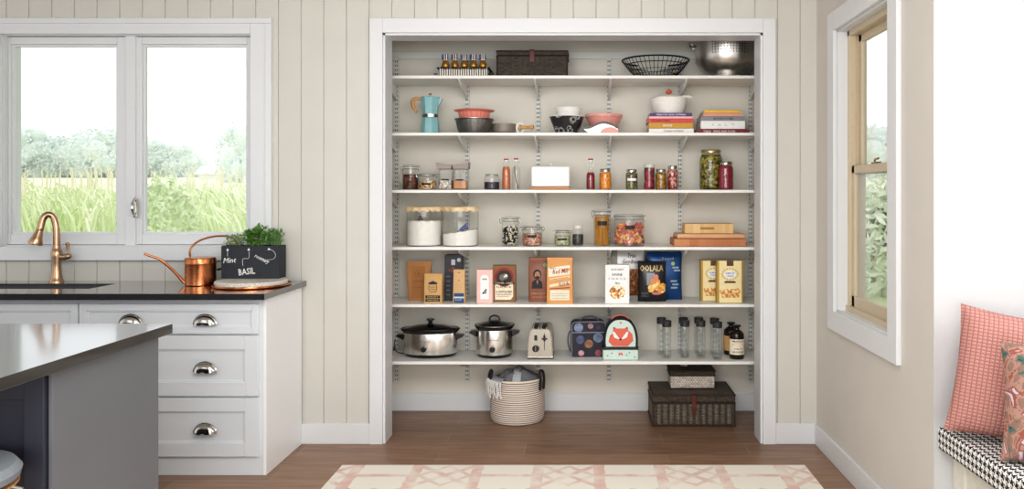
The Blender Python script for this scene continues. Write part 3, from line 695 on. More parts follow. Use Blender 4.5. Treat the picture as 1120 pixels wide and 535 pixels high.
y = .49; cl = thing('steel_colander', 'large brushed steel footed colander with side handles on the topmost shelf', 'colander', loc(795, y, 1)); Rr = WD(35.5, y); hh = .255
prof = [(.115, 0), (.118, .012), (.105, .03), (.12, .04), (.175, .075), (.194, .105), (Rr-.005, .15), (Rr-.002, .22), (Rr, hh), (Rr+.006, hh+.003), (Rr+.006, hh-.004), (Rr-.003, hh-.003), (Rr-.006, .2), (.185, .115), (.15, .075), (.1, .045), (0, .04)]
MB().lathe(prof, 56).build('bowl', steel('spun steel', '#e0dcd6', .36, True), cl)
mb = MB()
for row in range(9):
    for k in range(13):
        zz_ = .126+row*.0165; a_ = -PI/2-.62+k*.092
        rr = (.19+(Rr-.006-.19)*(zz_-.11)/.04) if zz_ < .15 else Rr-.006+.004*(zz_-.15)/.07
        for sgn in (0, PI):
            aa = a_+sgn; c = Vector((math.cos(aa), math.sin(aa), 0)); tt = Vector((-math.sin(aa), math.cos(aa), 0)); p = c*(rr+.002)+Vector((0, 0, zz_))
            mb.add([p+tt*.0038*math.cos(i*PI/3)+Vector((0, 0, .0046*math.sin(i*PI/3))) for i in range(6)], [tuple(range(6))])
mb.build('perforations', P('hole dark', '#2a2826', .6), cl, flat=True, kind='stuff')
for sx in (-1, 1):
    MB().tube(bez((sx*(Rr-.004), -.045, hh-.06), (sx*(Rr+.05), -.05, hh-.02), (sx*(Rr+.05), .05, hh-.02), (sx*(Rr-.004), .045, hh-.06)), .005, 8).build('handle', M_chrome, cl)

# ---- shelf 2
y = .46; mk = thing('moka_pot', 'pale blue octagonal moka pot with wooden curved handle', 'coffee pot', loc(470.5, y, 2)); q = 1/S(y)
def oc(r0, z0, n=8): return [(r0*math.cos(2*PI*(j+.5)/n), r0*math.sin(2*PI*(j+.5)/n), z0) for j in range(n)]
M_blue = P('pale blue enamel', '#8dbcc0', .3)
zb = HT(126, y, 2); zt_ = HT(107.5, y, 2)
def zmk(py): return Z(py, y)-SZ[2]
MB().rings([oc(.060, 0), oc(.060, .01), oc(.052, zmk(130)), oc(.047, zmk(128.5))]).build('base', M_blue, mk, ang=20)
MB().lathe([(0, zmk(128.6)), (.049, zmk(128.6)), (.05, zmk(125.4)), (0, zmk(125.4))], 28).build('collar', M_chrome, mk)
MB().rings([oc(.048, zmk(125.4)), oc(.059, zmk(108)), oc(.061, zmk(107))]).prism([(.05, zmk(108)), (.078, zmk(108.3)), (.052, zmk(117))], -.012, .012).build('upper_pot', M_blue, mk, ang=20)
MB().rings([oc(.062, zmk(107)), oc(.06, zmk(106.2)), oc(.02, zmk(105.2)), oc(.004, zmk(105))]).build('lid', M_blue, mk, ang=20)
MB().lathe([(0, zmk(105.5)), (.004, zmk(105.5)), (.004, zmk(103.8)), (.01, zmk(103.3)), (.009, zmk(102.4)), (0, zmk(102.2))], 12).build('lid_knob', M_copper, mk)
def mp_(px, py): return ((px-470.5)*q, 0, zmk(py))
MB().tube(smoothpath([mp_(463, 110), mp_(458, 108.3), mp_(453, 108.5), mp_(451.2, 112), mp_(452.5, 118), mp_(456, 122.5)], 4), [.007]*4+[.011]*8+[.012]*5+[.009]*4, 10).build('handle', wood('handle wood', '#b9864f', '#d6a36b', (30, 30, 8)), mk)

y = .45
M_coral = P('coral enamel', '#e0897a', .35, var=.03)
def flutes(prof, n=72, amp=.012, freq=24):
    rs = []
    for r, z in prof: rs.append([(r*(1+amp*math.cos(freq*2*PI*j/n))*math.cos(2*PI*j/n), r*(1+amp*math.cos(freq*2*PI*j/n))*math.sin(2*PI*j/n), z) for j in range(n)])
    return rs
sb = MB(); Rr = WD(21.5, y); h1 = HT(130.5, y, 2)
sb.rings(flutes([(.001, 0), (Rr*.75, 0), (Rr*.86, h1*.45), (Rr*.94, h1-.008)]), cap=False).lathe([(Rr*.93, h1-.008), (Rr, h1-.004), (Rr, h1), (Rr*.93, h1-.002), (Rr*.84, h1*.45), (Rr*.7, .006), (0, .005)], 48)
o = sb.build('mixing_bowl', P('dark steel', '#8b8985', .3, 1, var=.1), None, loc(518.7, y, 2)); tag(o, 'dark fluted steel bowl with the coral tart bowl stacked in it', 'bowl')
h2 = HT(121, y, 2); z0 = h1*.42; R2 = WD(22.3, y); R1 = R2*.77
cb_ = MB(); cb_.rings(flutes([(.001, z0), (R1*.8, z0), (R1*.93, h1+.012), (R1, h2-.012)], amp=.02), cap=False).lathe([(R1, h2-.012), (R2*.97, h2-.004), (R2, h2), (R2*.97, h2+.001), (R1*.97, h2-.008), (R1*.88, h1), (R1*.7, z0+.006), (0, z0+.005)], 48)
cb_.map(lambda a, b_, c_: (a, b_, c_-z0))
p = loc(518.7, y, 2); o = cb_.build('tart_bowl', M_coral, None, (p[0], p[1], p[2]+z0)); tag(o, 'coral fluted bowl with wide flat rim resting inside the dark steel bowl', 'bowl')
y = .55; o = MB().lathe([(0, 0), (.05, 0), (.075, .02), (.08, HT(136, y, 2)), (.077, HT(136, y, 2)), (.07, .02), (.045, .005), (0, .004)], 36).build('low_bowl', P('taupe glaze', '#94897f', .4), None, loc(551, y, 2)); tag(o, 'low taupe bowl behind the dark steel bowl', 'bowl')
y = .43; pc = thing('pastry_wheel', 'wooden handled pastry wheel with pale ring lying on the shelf', 'pastry wheel', loc(570, y, 2)); zc = HT(139.5, y, 2); rz_ = zc
MB().tube([(-.007+.021*math.cos(2*PI*k/28), .004, .037+.031*math.sin(2*PI*k/28)) for k in range(28)], .006, 8, closed=True).build('wheel', P('pale enamel ring', '#f6efe4', .35), pc)
MB().tube([(-.005, .0, zc), (.01, -.005, zc), (.03, -.012, zc), (.055, -.02, zc), (.066, -.024, zc), (.078, -.028, zc)], [.013, .014, .008, .009, .016, .011], 14).build('handle', wood('pale handle wood', '#c58f55', '#dfb27c', (30, 30, 30)), pc)

def spots(name, base, ink, sc, thr=.32):
    m, nt2, b2 = nodes(name); co = objco(nt2); v = N(nt2, 'ShaderNodeTexVoronoi', feature='F1'); v.inputs['Scale'].default_value = sc; L(nt2, co, v.inputs['Vector'])
    wv = N(nt2, 'ShaderNodeTexNoise'); wv.inputs['Scale'].default_value = sc*3; L(nt2, co, wv.inputs['Vector'])
    a_ = N(nt2, 'ShaderNodeMath', operation='ADD'); L(nt2, v.outputs['Distance'], a_.inputs[0])
    s_ = N(nt2, 'ShaderNodeMath', operation='MULTIPLY'); s_.inputs[1].default_value = .35; L(nt2, wv.outputs[0], s_.inputs[0]); L(nt2, s_.outputs[0], a_.inputs[1])
    r_ = ramp(nt2, a_.outputs[0], [(0, base), (thr-.1, ink), (thr-.04, base), (thr+.03, ink), (thr+.07, base)], 'CONSTANT'); L(nt2, r_.outputs[0], b2.inputs['Base Color']); b2.inputs['Roughness'].default_value = .3
    return m
y = .45; Rr = WD(19.3, y); h1 = HT(127.5, y, 2)
dk = thing('patterned_bowl', 'black bowl with white floral drawings and white foot, white bowl stacked inside', 'bowl', loc(620, y, 2))
mb = MB(); mb.use(spots('black floral', '#303032', '#c9c7c2', 17, .5)); mb.lathe([(.070, .008), (Rr*.99, h1-.005)], 48)
mb.use(M_white); mb.lathe([(0, 0), (.066, 0), (.07, .008)], 48); mb.lathe([(Rr*.99, h1-.005), (Rr, h1-.002), (Rr*.98, h1), (Rr*.95, h1-.004), (.064, .014), (0, .012)], 48)
mb.build('bowl_body', None, dk)
z0 = h1*.5; h2 = HT(118.3, y, 2); R2 = WD(15, y)
mb = MB(); mb.use(spots('white floral', '#efeeec', '#4c4b4d', 16, .34)); mb.lathe([(0, 0), (.055, 0), (.066, h1-z0), (R2, h2-z0-.001)], 48); mb.use(M_white); mb.lathe([(R2, h2-z0-.001), (R2-.003, h2-z0), (.06, .01), (0, .008)], 48)
p = loc(621.5, y, 2); o = mb.build('patterned_bowl', None, None, (p[0], p[1], p[2]+z0+.001)); tag(o, 'small white bowl with grey drawings stacked inside the black floral bowl', 'bowl')
y = .50; Rr = WD(20.5, y); h1 = HT(126, y, 2)
mb = MB().rings(flutes([(Rr*.96, h1-.018), (Rr, h1-.016), (Rr*1.005, h1)], 144, .008, 60), cap=False).lathe([(0, 0), (.06, 0), (Rr*.72, h1*.4), (Rr*.96, h1-.018)], 48).lathe([(Rr*1.005, h1), (Rr*.97, h1+.001), (Rr*.93, h1-.02), (Rr*.68, h1*.4), (0, .006)], 48)
o = mb.build('serving_bowl', M_coral if False else P('blush glaze', '#e2a095', .35), None, loc(660.5, y, 2)); tag(o, 'blush pink serving bowl with notched rim behind the leaning white dish', 'bowl')
y = .40; sp_ = thing('spoon_rest', 'white curved dish with black band leaning by the blush bowl', 'dish', loc(657, y, 2))
def curve_pts(px0, px1, f, n=18): return [((px0+(px1-px0)*i/n-657)/S(y), HT(f(i/n), y, 2)) for i in range(n+1)]
top = lambda t_: 137.5-5*math.sin(PI*min(1, max(0, (t_-.15)/.85)))**1.5+1.5*(1-t_)+ (t_>.93)*1.0
P1 = curve_pts(638, 676, lambda t_: top(t_)); P2 = curve_pts(638, 676, lambda t_: top(t_)+2.2); base = [(P2[-1][0], .0), (P2[3][0], 0)]
MB().prism([(a_, max(c_, .001)) for a_, c_ in P2]+base, -.004, .02).build('dish', M_white, sp_)
MB().prism([(a_, max(c_, .002)) for a_, c_ in P1]+[(a_, max(c_, .001)) for a_, c_ in P2[::-1]], -.006, .024).build('dish_rim', M_black, sp_)
mb = MB(); cxx = (667-657)/S(y); mb.prism([(cxx+.058*math.cos(PI*k/14), .0005+.038*math.sin(PI*k/14)) for k in range(15)], -.014, -.006)
mb.build('pink_insert', P('blush glaze', '#e2a095', .35), sp_)

# books
def book(label, px0, px1, z0, z1, col, y0, depth=.2, text=None, tcol=None, tx=.5, tw=.4, pages='#ece6d8', dx=0, name='cookbook', group=None):
    xa, xb = X(px0, y0), X(px1, y0); w = xb-xa; t = z1-z0-.0004
    r = thing(name, label, 'book', ((xa+xb)/2, y0, z0), 0, group)
    mb = MB(); e = .0022; mb.rbox(-w/2, w/2, .0, depth, 0, e, r=.0008, seg=1); mb.rbox(-w/2, w/2, 0, depth, t-e, t, r=.0008, seg=1); mb.rbox(-w/2, w/2, 0, .003, 0, t, r=.001, seg=1)
    mb.build('cover', P('cover '+col, col, .5), r)
    MB().box(-w/2+.003, w/2-.003, .003, depth-.003, e, t-e).build('pages', P('pages', '#ece6d8', .8), r)
    if text:
        MB().text(text, -w/2+w*tx, t/2, w=w*tw, h=min(t*.5, .014), y=-.0008).build('lettering', P('lettering '+tcol, tcol, .6), r, flat=True)
    return r
y0 = .40
zs = [SZ[2]+.0003, Z(140.5, y0), Z(134, y0), Z(129.6, y0), Z(127.2, y0), Z(123.6, y0)]
book('white cookbook at the bottom of the stack carrying the casserole', 709.8, 758.8, zs[0], zs[1], '#eeedea', y0, text='COOKING FOR FRIENDS', tcol='#8a8a88', tx=.55, tw=.45)
book('mustard yellow cookbook lettered BAKE in the stack with the casserole', 709.5, 758, zs[1], zs[2], '#c99a35', y0, text='BAKE', tcol='#f4ecd6', tx=.43, tw=.2)
book('red cookbook between the mustard one and the pink one', 708.8, 758.6, zs[2], zs[3], '#d84a4a', y0, text='KITCHEN TABLE', tcol='#7a1f28', tx=.28, tw=.4)
book('thin pink and white cookbook on the red cookbook', 709.6, 757.8, zs[3], zs[4], '#f3c9cb', y0)
book('purple cookbook on top of its stack, directly under the casserole', 711, 757, zs[4], zs[5], '#5b3c73', y0, text='SEASONS AND SUPPERS', tcol='#e9e2ef', tx=.5, tw=.7)
zt2 = [SZ[2]+.0003, Z(141, y0), Z(132, y0), Z(127.3, y0), Z(123.7, y0), Z(120.3, y0)]
book('maroon wide cookbook at the bottom of the smaller book stack', 763, 819.5, zt2[0], zt2[1], '#7b2230', y0, text='TABLE   WINE AND FOOD', tcol='#e9d9d4', tx=.42, tw=.62)
book('thick white cookbook lying on the maroon one', 766.5, 815, zt2[1], zt2[2], '#eff0ee', y0, text='S   A   L   T', tcol='#b3b5b4', tx=.5, tw=.5)
book('grey cookbook lying on the thick white one', 766.8, 813.6, zt2[2], zt2[3], '#8b8e96', y0, text='MODERN HOME', tcol='#3a3b41', tx=.52, tw=.45)
book('salmon pink cookbook under the yellow one', 768.8, 811.5, zt2[3], zt2[4], '#dd9f8d', y0, text=None)
book('thin yellow cookbook topping its stack', 770.3, 809.5, zt2[4], zt2[5], '#e8b847', y0, text=None)
# casserole
y = .50; cs_ = thing('lidded_casserole', 'speckled white casserole with lid and orange knob on the purple cookbook', 'casserole', (X(731.5, y), y, zs[5]+.0003)); zz0 = zs[5]
def zc_(py): return Z(py, y)-zz0
M_spk = P('speckled glaze', '#f3f0eb', .3, var=.07, scale=90)
MB().lathe([(0, 0), (.088, 0), (.098, .01), (.113, zc_(110)), (.116, zc_(108.5)), (.112, zc_(108.5)), (.09, .01), (0, .008)], 48).build('pot', M_spk, cs_)
MB().lathe([(.114, zc_(108.4)), (.11, zc_(107.5)), (.07, zc_(105)), (.02, zc_(104)), (0, zc_(104))], 48).build('lid', M_spk, cs_)
MB().lathe([(0, zc_(104.2)), (.008, zc_(104.2)), (.009, zc_(103)), (.02, zc_(101.5)), (.019, zc_(99.5)), (.008, zc_(98)), (0, zc_(98))], 20).build('lid_knob', P('orange knob', '#d2694a', .35), cs_)
MB().tube([(.07, -.05, zc_(107.2)), (.115, -.04, zc_(106.8)), (.14, -.03, zc_(107.2))], [.008, .011, .006], 10).build('spoon_handle', M_white, cs_)

# ---- jars
def jar_profile(w, h, style):
    r = w/2
    if style == 'straight': return [(0, 0), (r*.93, 0), (r, .006), (r, h*.8), (r*.97, h*.84), (r*.97, h*.88)]
    if style == 'mason': return [(0, 0), (r*.88, 0), (r*.98, h*.05), (r, h*.12), (r, h*.72), (r*.96, h*.79), (r*.8, max(h*.84, h-.022)), (r*.8, max(h*.88, h-.012))]
    if style == 'flared': return [(0, 0), (r*.8, 0), (r*.86, .006), (r*.97, h*.6), (r, h*.88)]
    if style == 'hourglass': return [(0, 0), (r*.88, 0), (r*.95, h*.06), (r*.98, h*.2), (r*.9, h*.4), (r*.95, h*.6), (r*.98, h*.8), (r*.93, h*.86), (r*.93, h*.88)]
    if style == 'can': return [(0, 0), (r*.95, 0), (r, .005), (r, h*.88)]
def inner(prof, k, fill, h):
    o = []; zt = fill*h
    for i, (r, z) in enumerate(prof):
        if z >= zt:
            r0, z0 = prof[i-1]; t_ = (zt-z0)/max(z-z0, 1e-6); o.append(((r0+(r-r0)*t_)*k, zt)); break
        o.append((r*k, max(z, .004)))
    o.append((0, zt)); return o
def jar(label, px0, px1, pytop, sh, y, fillmat, fill=.8, style='straight', lid='clip', lidmat=None, labelc=None, group=None, name='glass_jar', cat='jar', extra=None, labz=.45):
    w = WD(px1-px0, y); h = HT(pytop, y, sh)
    t = thing(name, label, cat, loc((px0+px1)/2, y, sh), 0, group); prof = jar_profile(w, h, style); r = w/2
    MB().lathe(prof, 32).build('glass_body', M_glass, t)
    if fillmat is not None: MB().lathe(inner(prof, .95, fill, h), 28).build('contents', fillmat, t)
    rt = prof[-1][0]
    if lid == 'clip':
        MB().lathe([(rt, h*.885), (rt*1.03, h*.89), (rt*1.03, h*.95), (rt*.9, h), (0, h)], 32).build('lid', M_glass, t)
        mb = MB()
        for zz_ in (h*.84, h*.93): mb.tube([(rt*1.05*math.cos(2*PI*k/24), rt*1.05*math.sin(2*PI*k/24), zz_) for k in range(24)], .0012, 5, closed=True)
        for sx in (-1, 1): mb.tube(smoothpath([(sx*rt*1.04, 0, h*.93), (sx*(rt+.010), -.004, h*.97), (sx*(rt+.016), -.004, h*.88), (sx*(rt+.008), -.004, h*.76), (sx*rt*1.02, 0, h*.84)], 3), .0018, 5)
        mb.build('clamp', M_wire, t)
        MB().tube([(rt*1.0*math.cos(2*PI*k/24), rt*1.0*math.sin(2*PI*k/24), h*.885) for k in range(24)], .002, 6, closed=True).build('seal', P('rubber seal', '#e5ded2', .6), t)
    elif lid == 'screw':
        hl = max(h*.86, h-.019); MB().lathe([(rt*.98, hl), (rt*1.06, hl), (rt*1.07, h*.97), (rt*1.0, h), (0, h)], 32).build('lid', lidmat or M_chrome, t)
    elif lid == 'cork':
        MB().lathe([(rt*.97, h*.84), (rt*1.02, h*.86), (rt*1.0, h), (0, h)], 32).build('lid', lidmat, t)
    if labelc:
        lw = min(.9, .03/r); mb = MB(); n = 9; z0, z1 = h*(labz-.06), h*(labz+.06)
        vs = []
        for k in range(n+1): a_ = -PI/2-lw+2*lw*k/n; vs += [((r+.001)*math.cos(a_), (r+.001)*math.sin(a_), z0), ((r+.001)*math.cos(a_), (r+.001)*math.sin(a_), z1)]
        mb.add(vs, [(2*k, 2*k+2, 2*k+3, 2*k+1) for k in range(n)]); mb.build('paper_label', labelc, t)
    return t
G3 = None
C_nuts = cells('pecans', ['#5b3324', '#7b4a33', '#8c5a40', '#452619'], 75)
C_mix = cells('granola', ['#c79a63', '#e2c08c', '#8d5d36', '#efe0c2', '#b57d49'], 90)
C_bean = cells('white beans', ['#d8cfc0', '#b8aa98', '#efe9dc', '#8d7f70'], 110)
C_len = P('red lentils', '#c98c5e', .6, var=.12, scale=250, bump=.2)
y = .46
jar('clip-top glass jar of dark pecans beside the left upright', 440.5, 457.5, 180.5, 3, y, C_nuts, .62, 'straight', 'clip')
jar('small clip-top glass jar of granola right of the pecans', 458, 477.5, 190, 3, .44, C_mix, .55, 'straight', 'clip', labelc=M_dlabel, labz=.36)
M_gwood = wood('grey driftwood', '#8d8078', '#a39790', (8, 60, 60))
def square_jar(label, px0, px1, pytop, pyl, sh, y, mat, pyfill, lx0, lx1, rise):
    t = thing('storage_canister', label, 'canister', loc((px0+px1)/2, y, sh)); w = WD(px1-px0, y)/2; h = HT(pyl, y, sh); f = HT(pyfill, y, sh)
    MB().rbox(-w, w, -w, w, 0, h, r=.012, seg=3).build('glass_body', M_glass, t)
    MB().rbox(-w+.003, w-.003, -w+.003, w-.003, .003, f, r=.01, seg=3).build('contents', mat, t)
    MB().rbox(-w*.55, w*.55, -w-.0015, -w-.0005, f-.001, f+.006, r=.0004, seg=1).build('paper_label', M_dlabel, t)
    a = (lx0-(px0+px1)/2)/S(y); b2 = (lx1-(px0+px1)/2)/S(y); z1 = HT(pytop, y, sh)
    zl, zr = (z1, z1-.012) if rise < 0 else (z1-.012, z1)
    MB().prism([(a+.006, h), (b2-.003, h), (b2, zr), ((a+b2)/2, (zl+zr)/2-.002), (a, zl)], -w-.004, w+.004).build('lid', M_gwood, t)
square_jar('square glass canister of white beans with grey wooden lid', 480.5, 495.3, 178, 185, 3, .42, C_bean, 197, 478, 495.6, -1)
square_jar('square glass canister of red lentils with grey wooden lid', 496.2, 511.8, 178, 185, 3, .42, C_len, 197.3, 495.9, 513.5, 1)
jar('short glass jar half filled with dark berries beside the orange bottle', 529.5, 546.5, 190.5, 3, .45, cells('dark berries', ['#2b2233', '#3d3145', '#1f1826', '#4b3a4c'], 100), .5, 'mason', 'screw', lidmat=glassy('frosted cap', '#dfe3e1', '#9aa09e', 2))
def swing_bottle(label, px, w, pytop, pybody, sh, y, liquid, fillpy, square=False):
    t = thing('swing_top_bottle', label, 'bottle', loc(px, y, sh)); r = WD(w, y)/2; h = HT(pytop, y, sh); hb_ = HT(pybody, y, sh); hf = HT(fillpy, y, sh)
    neck = r*.42; pr = [(0, 0), (r*.95, 0), (r, .004), (r, hb_*.75), (r*.8, hb_*.9), (neck, hb_), (neck, h-.026), (neck*1.25, h-.024), (neck*1.2, h-.018)]
    MB().lathe(pr, 24).build('glass_body', M_glass, t)
    if liquid is not None:
        MB().lathe(inner(pr, .94, hf/h, h), 24).build('contents', liquid, t)
    MB().lathe([(0, h-.018), (neck*1.3, h-.018), (neck*1.35, h-.01), (0, h-.009)], 16).build('stopper', M_white, t)
    MB().lathe([(0, h-.009), (neck*1.45, h-.009), (neck*1.4, h-.001), (0, h)], 16).build('cap', P('red cap', '#a5363a', .4), t)
    mb = MB()
    for sx in (-1, 1): mb.tube(smoothpath([(sx*neck*1.2, 0, h-.012), (sx*(neck+.007), 0, h-.03), (sx*(neck+.008), 0, h-.042), (sx*neck, 0, h-.046)], 3), .0012, 5)
    mb.build('wire_bail', M_wire, t); return t
swing_bottle('swing-top bottle of orange vinegar beside the vanilla bottle', 553.7, 9, 173.5, 180, 3, .44, P('orange liquid', '#c9784c', .15), 182.5)
vb = swing_bottle('clear swing-top bottle with a dark vanilla pod inside', 564.6, 8.6, 173, 180, 3, .44, P('pale extract', '#d9cdbd', .2) if False else None, 200)
hv = HT(182, .44, 3)
MB().tube([(-.010, 0, hv), (-.008, -.002, hv*.7), (-.001, -.003, hv*.4), (.008, 0, hv*.2), (.010, 0, .006)], .0028, 6).build('vanilla_pod', M_brownink, vb)
swing_bottle('swing-top bottle of dark red syrup right of the butter dish', 646, 9.4, 173.5, 187, 3, .44, P('red syrup', '#8a2a30', .15), 188.7)
# bread/butter dish
y = .42; bd = thing('butter_keeper', 'white lidded ceramic butter dish on a wooden base', 'butter dish', loc(602, y, 3)); w = WD(43, y)/2; hb_ = HT(204.8, y, 3); h = HT(181.8, y, 3)
MB().rbox(-w, w, -.01, .13, 0, hb_+.001, r=.004).build('base', wood('oak base', '#b98150', '#d49a64'), bd)
MB().rbox(-w+.002, w-.002, -.006, .126, hb_+.001, h, r=.012, seg=4).build('cover', M_white, bd)
MB().lathe([(0, h-.001), (.007, h-.001), (.006, h+.006), (.012, h+.013), (.008, h+.019), (0, h+.02)], 16, (0, .06)).build('knob', M_white, bd)
MB().text('BUTTER', -.005, h*.55, w=.1, h=.016, y=-.0068).build('lettering', P('pale grey lettering', '#dcdddd', .4), bd, flat=True)
jar('small mason jar of orange preserve beside the red syrup', 655.5, 668.7, 184.8, 3, .45, cells('orange preserve', ['#e38a1f', '#f0a030', '#d97a18', '#eb9426'], 70, .2, .2), .82, 'mason', 'screw')
jar('small mason jar of green olives and herbs with paper label', 684.2, 697.5, 185.3, 3, .45, cells('olives and herbs', ['#6d6a3c', '#8c8650', '#4d4c2c', '#a59b68', '#35351f'], 110, .25, .4), .84, 'mason', 'screw', labelc=M_paperw, labz=.5)
jar('tall wavy jar of red pickled peppers', 704, 716.5, 180, 3, .46, cells('red pickles', ['#a3263a', '#7d1c2c', '#c04050', '#5c3230', '#8c3040'], 65, .2, .3), .86, 'hourglass', 'screw', lidmat=P('pale green cap', '#c5d2cb', .4))
jar('mason jar of amber mustard pickles between two red jars', 717, 729, 185, 3, .44, cells('amber pickles', ['#a6721e', '#8e6a22', '#bb8a32', '#6f5a1e'], 70, .2, .3), .84, 'mason', 'screw')
jar('mason jar of pink radish pickles beside the amber pickles', 729.6, 741.3, 181.5, 3, .47, cells('radish pickles', ['#b5443f', '#d98b7c', '#9b2f30', '#e3b2a2', '#8a3a33'], 80, .2, .3), .84, 'mason', 'screw')
jar('largest pickle jar filled with green olives and a gold lid', 765, 790.3, 164, 3, .47, cells('green olives', ['#7d7420', '#9a8e2f', '#5f5a1c', '#b0a244', '#4c4a1a', '#8b7f2a', '#37350f'], 70, .2, .8), .88, 'mason', 'screw', lidmat=P('gold cap', '#b9a777', .3, .8))
jar('mason jar of crimson jam leaning close to the big olive jar', 785.5, 802, 177, 3, .40, P('crimson jam', '#8f2d3c', .2, var=.15, scale=60), .86, 'mason', 'screw')

# ---- shelf 4
M_flour = P('flour', '#f8f5ee', .9, var=.04, scale=30); M_lidw = wood('pale slab wood', '#d2ae78', '#f0e0c0', (25, 25, 70))
for (lab, px0, px1, y, pyf, tilt, sc) in (('large glass canister of flour with live-edge wooden lid, small black scoop inside', 444.8, 483.5, .455, 241.5, 0, 0), ('large glass canister of flour with live-edge wooden lid, blue scoop inside', 484, 523.3, .435, 253.5, .018, 1)):
    t = thing('flour_canister', lab, 'canister', loc((px0+px1)/2, y, 4)); r = WD(px1-px0, y)/2-.001; h = HT(230.5, y, 4); f = HT(pyf, y, 4)
    MB().lathe([(0, 0), (r*.95, 0), (r, .008), (r, h)], 48).build('glass_body', M_glass, t)
    mb = MB(); n = 40; rs = []
    for k, (rr, zz_, tl) in enumerate(((.001, .004, 0), (r*.92, .004, 0), (r*.97, .01, 0), (r*.97, f, 1), (r*.6, f+.004, .6), (.001, f+.006, 0))):
        rs.append([(rr*math.cos(2*PI*j/n), rr*math.sin(2*PI*j/n), zz_+tl*(tilt*math.cos(2*PI*j/n)*rr/r+(.003*math.sin(j*1.9) if k == 3 else 0))) for j in range(n)])
    mb.rings(rs, cap=False).build('contents', M_flour, t)
    rs = []; random.seed(px0)
    ph1, ph2 = random.random()*6, random.random()*6
    for k_, zz_ in ((.001, h), (.985, h), (1.0, h+.004), (1.03, h+.016), (1.0, h+.024), (.6, h+.026), (.001, h+.026)):
        rs.append([((r*k_+(.006*math.sin(5*2*PI*j/60+ph1)+.003*math.sin(11*2*PI*j/60+ph2))*(k_ > .98))*math.cos(2*PI*j/60), (r*k_+(.006*math.sin(5*2*PI*j/60+ph1)+.003*math.sin(11*2*PI*j/60+ph2))*(k_ > .98))*math.sin(2*PI*j/60), zz_-(.011*abs(math.sin(8*2*PI*j/60+ph1)) if (zz_ < h+.02 and k_ > .99) else 0)) for j in range(60)])
    mb = MB().rings(rs, cap=False); mb.build('lid', M_lidw, t)
    if sc == 0: MB().add([(-.03, -r*.6, f-.004), (.01, -r*.6, f-.004), (-.02, -r*.55, f+.035), (-.01, -r*.4, f+.01), (-.005, -r*.55, f+.03)], [(0, 1, 4), (0, 4, 2), (1, 3, 4), (2, 4, 3), (0, 2, 3), (0, 3, 1)]).tube([(-.012, -r*.55, f+.03), (-.02, -r*.5, f+.05)], .003, 6).build('scoop', M_blackm, t)
    else:
        MB().tube([(-.01, -r*.5, f), (.02, -r*.5, f+.03), (.055, -r*.5, f+.06)], [.004, .004, .003], 8).ell((.025, -r*.5, f+.022), .022, .012, .012, rot=Matrix.Rotation(-.7, 3, 'Y')).ell((.045, -r*.5, f+.026), .012, .01, .012).build('scoop', P('blue scoop', '#5d6a9c', .35), t)

def pieces(mb, r, z0, z1, n, fn, h=None):
    for _ in range(n):
        a_ = random.uniform(-PI, PI) if random.random() < .35 else random.uniform(-PI, 0); rr = r*random.uniform(.72, .98); z = random.uniform(z0, z1)
        fn(mb, Vector((rr*math.cos(a_), rr*math.sin(a_), z)))
def penne(mb, p):
    d = Vector((random.uniform(-1, 1), random.uniform(-.3, .3), random.uniform(-1, 1))).normalized(); 
    p = p*1.0; p.x *= .88; p.y *= .88; mb.cur = random.choice([0, 0, 1]) if len(mb.mats) > 1 else 0
    mb.tube([p-d*.011, p+d*.011], .0042, 7)
def bow(mb, p):
    mb.cur = random.randrange(len(mb.mats)); p = p*1.0; p.x *= .86; p.y *= .86
    M3 = Matrix.Rotation(random.uniform(0, 6.28), 3, 'Y') @ Matrix.Rotation(random.uniform(-.5, .5), 3, 'X')
    w, h_ = .02, .013
    pts = [(-w, 0, -h_), (-w*.95, -.004, 0), (-w, 0, h_), (0, -.004, .004), (w, 0, h_), (w*.95, -.004, 0), (w, 0, -h_), (0, -.004, -.004), (0, .004, 0)]
    mb.add([p+M3 @ Vector(q_) for q_ in pts], [(0, 1, 3, 7), (1, 2, 3), (3, 4, 5), (3, 5, 6, 7), (0, 7, 8), (6, 8, 7), (2, 8, 3), (4, 3, 8)])
y = .45
t = jar('clip-top glass jar of black and white pasta tubes', 549, 567, 237, 4, y, None, .7, 'straight', 'clip')
r = WD(18, y)/2; hj = HT(237, y, 4); mb = MB(); mb.use(M_ink).use(P('pale pasta', '#ece4cf', .5)); mb.cur = 0
pieces(mb, r*.9, .012, hj*.66, 130, lambda m_, p: penne(m_, p)); 
for i in range(len(mb.mi)): pass
mb.build('contents', None, t, kind='stuff')
jar('short clip-top glass jar of red shell snacks with dark label', 571.5, 593, 247.5, 4, .45, cells('red snack', ['#b97a61', '#cf9a80', '#94533e', '#d8b39c'], 120), .62, 'straight', 'clip', labelc=M_dlabel, labz=.5)
jar('small squat glass jar of pale green seeds with dark label', 606.5, 624, 251.5, 4, .45, cells('green seeds', ['#a9ac84', '#c2c49c', '#8b9068', '#d6d6b4'], 160), .62, 'mason', 'clip', labelc=M_dlabel, labz=.42)
jar('small rounded jar of dark peppercorns with pale stopper', 626, 638, 246.5, 4, .46, cells('peppercorns', ['#3b3634', '#57504c', '#282422'], 200), .55, 'mason', 'cork', lidmat=P('pale stopper', '#e6e2d8', .5))
t = jar('tall clip-top glass jar of dry spaghetti', 649.5, 667.5, 229, 4, .45, None, .7, 'straight', 'clip', labelc=M_dlabel, labz=.62)
r = WD(18, .45)/2; hj = HT(229, .45, 4); mb = MB(); mb.use(P('spaghetti', '#d39a45', .5, var=.1)).use(P('spaghetti dark', '#b97c30', .5))
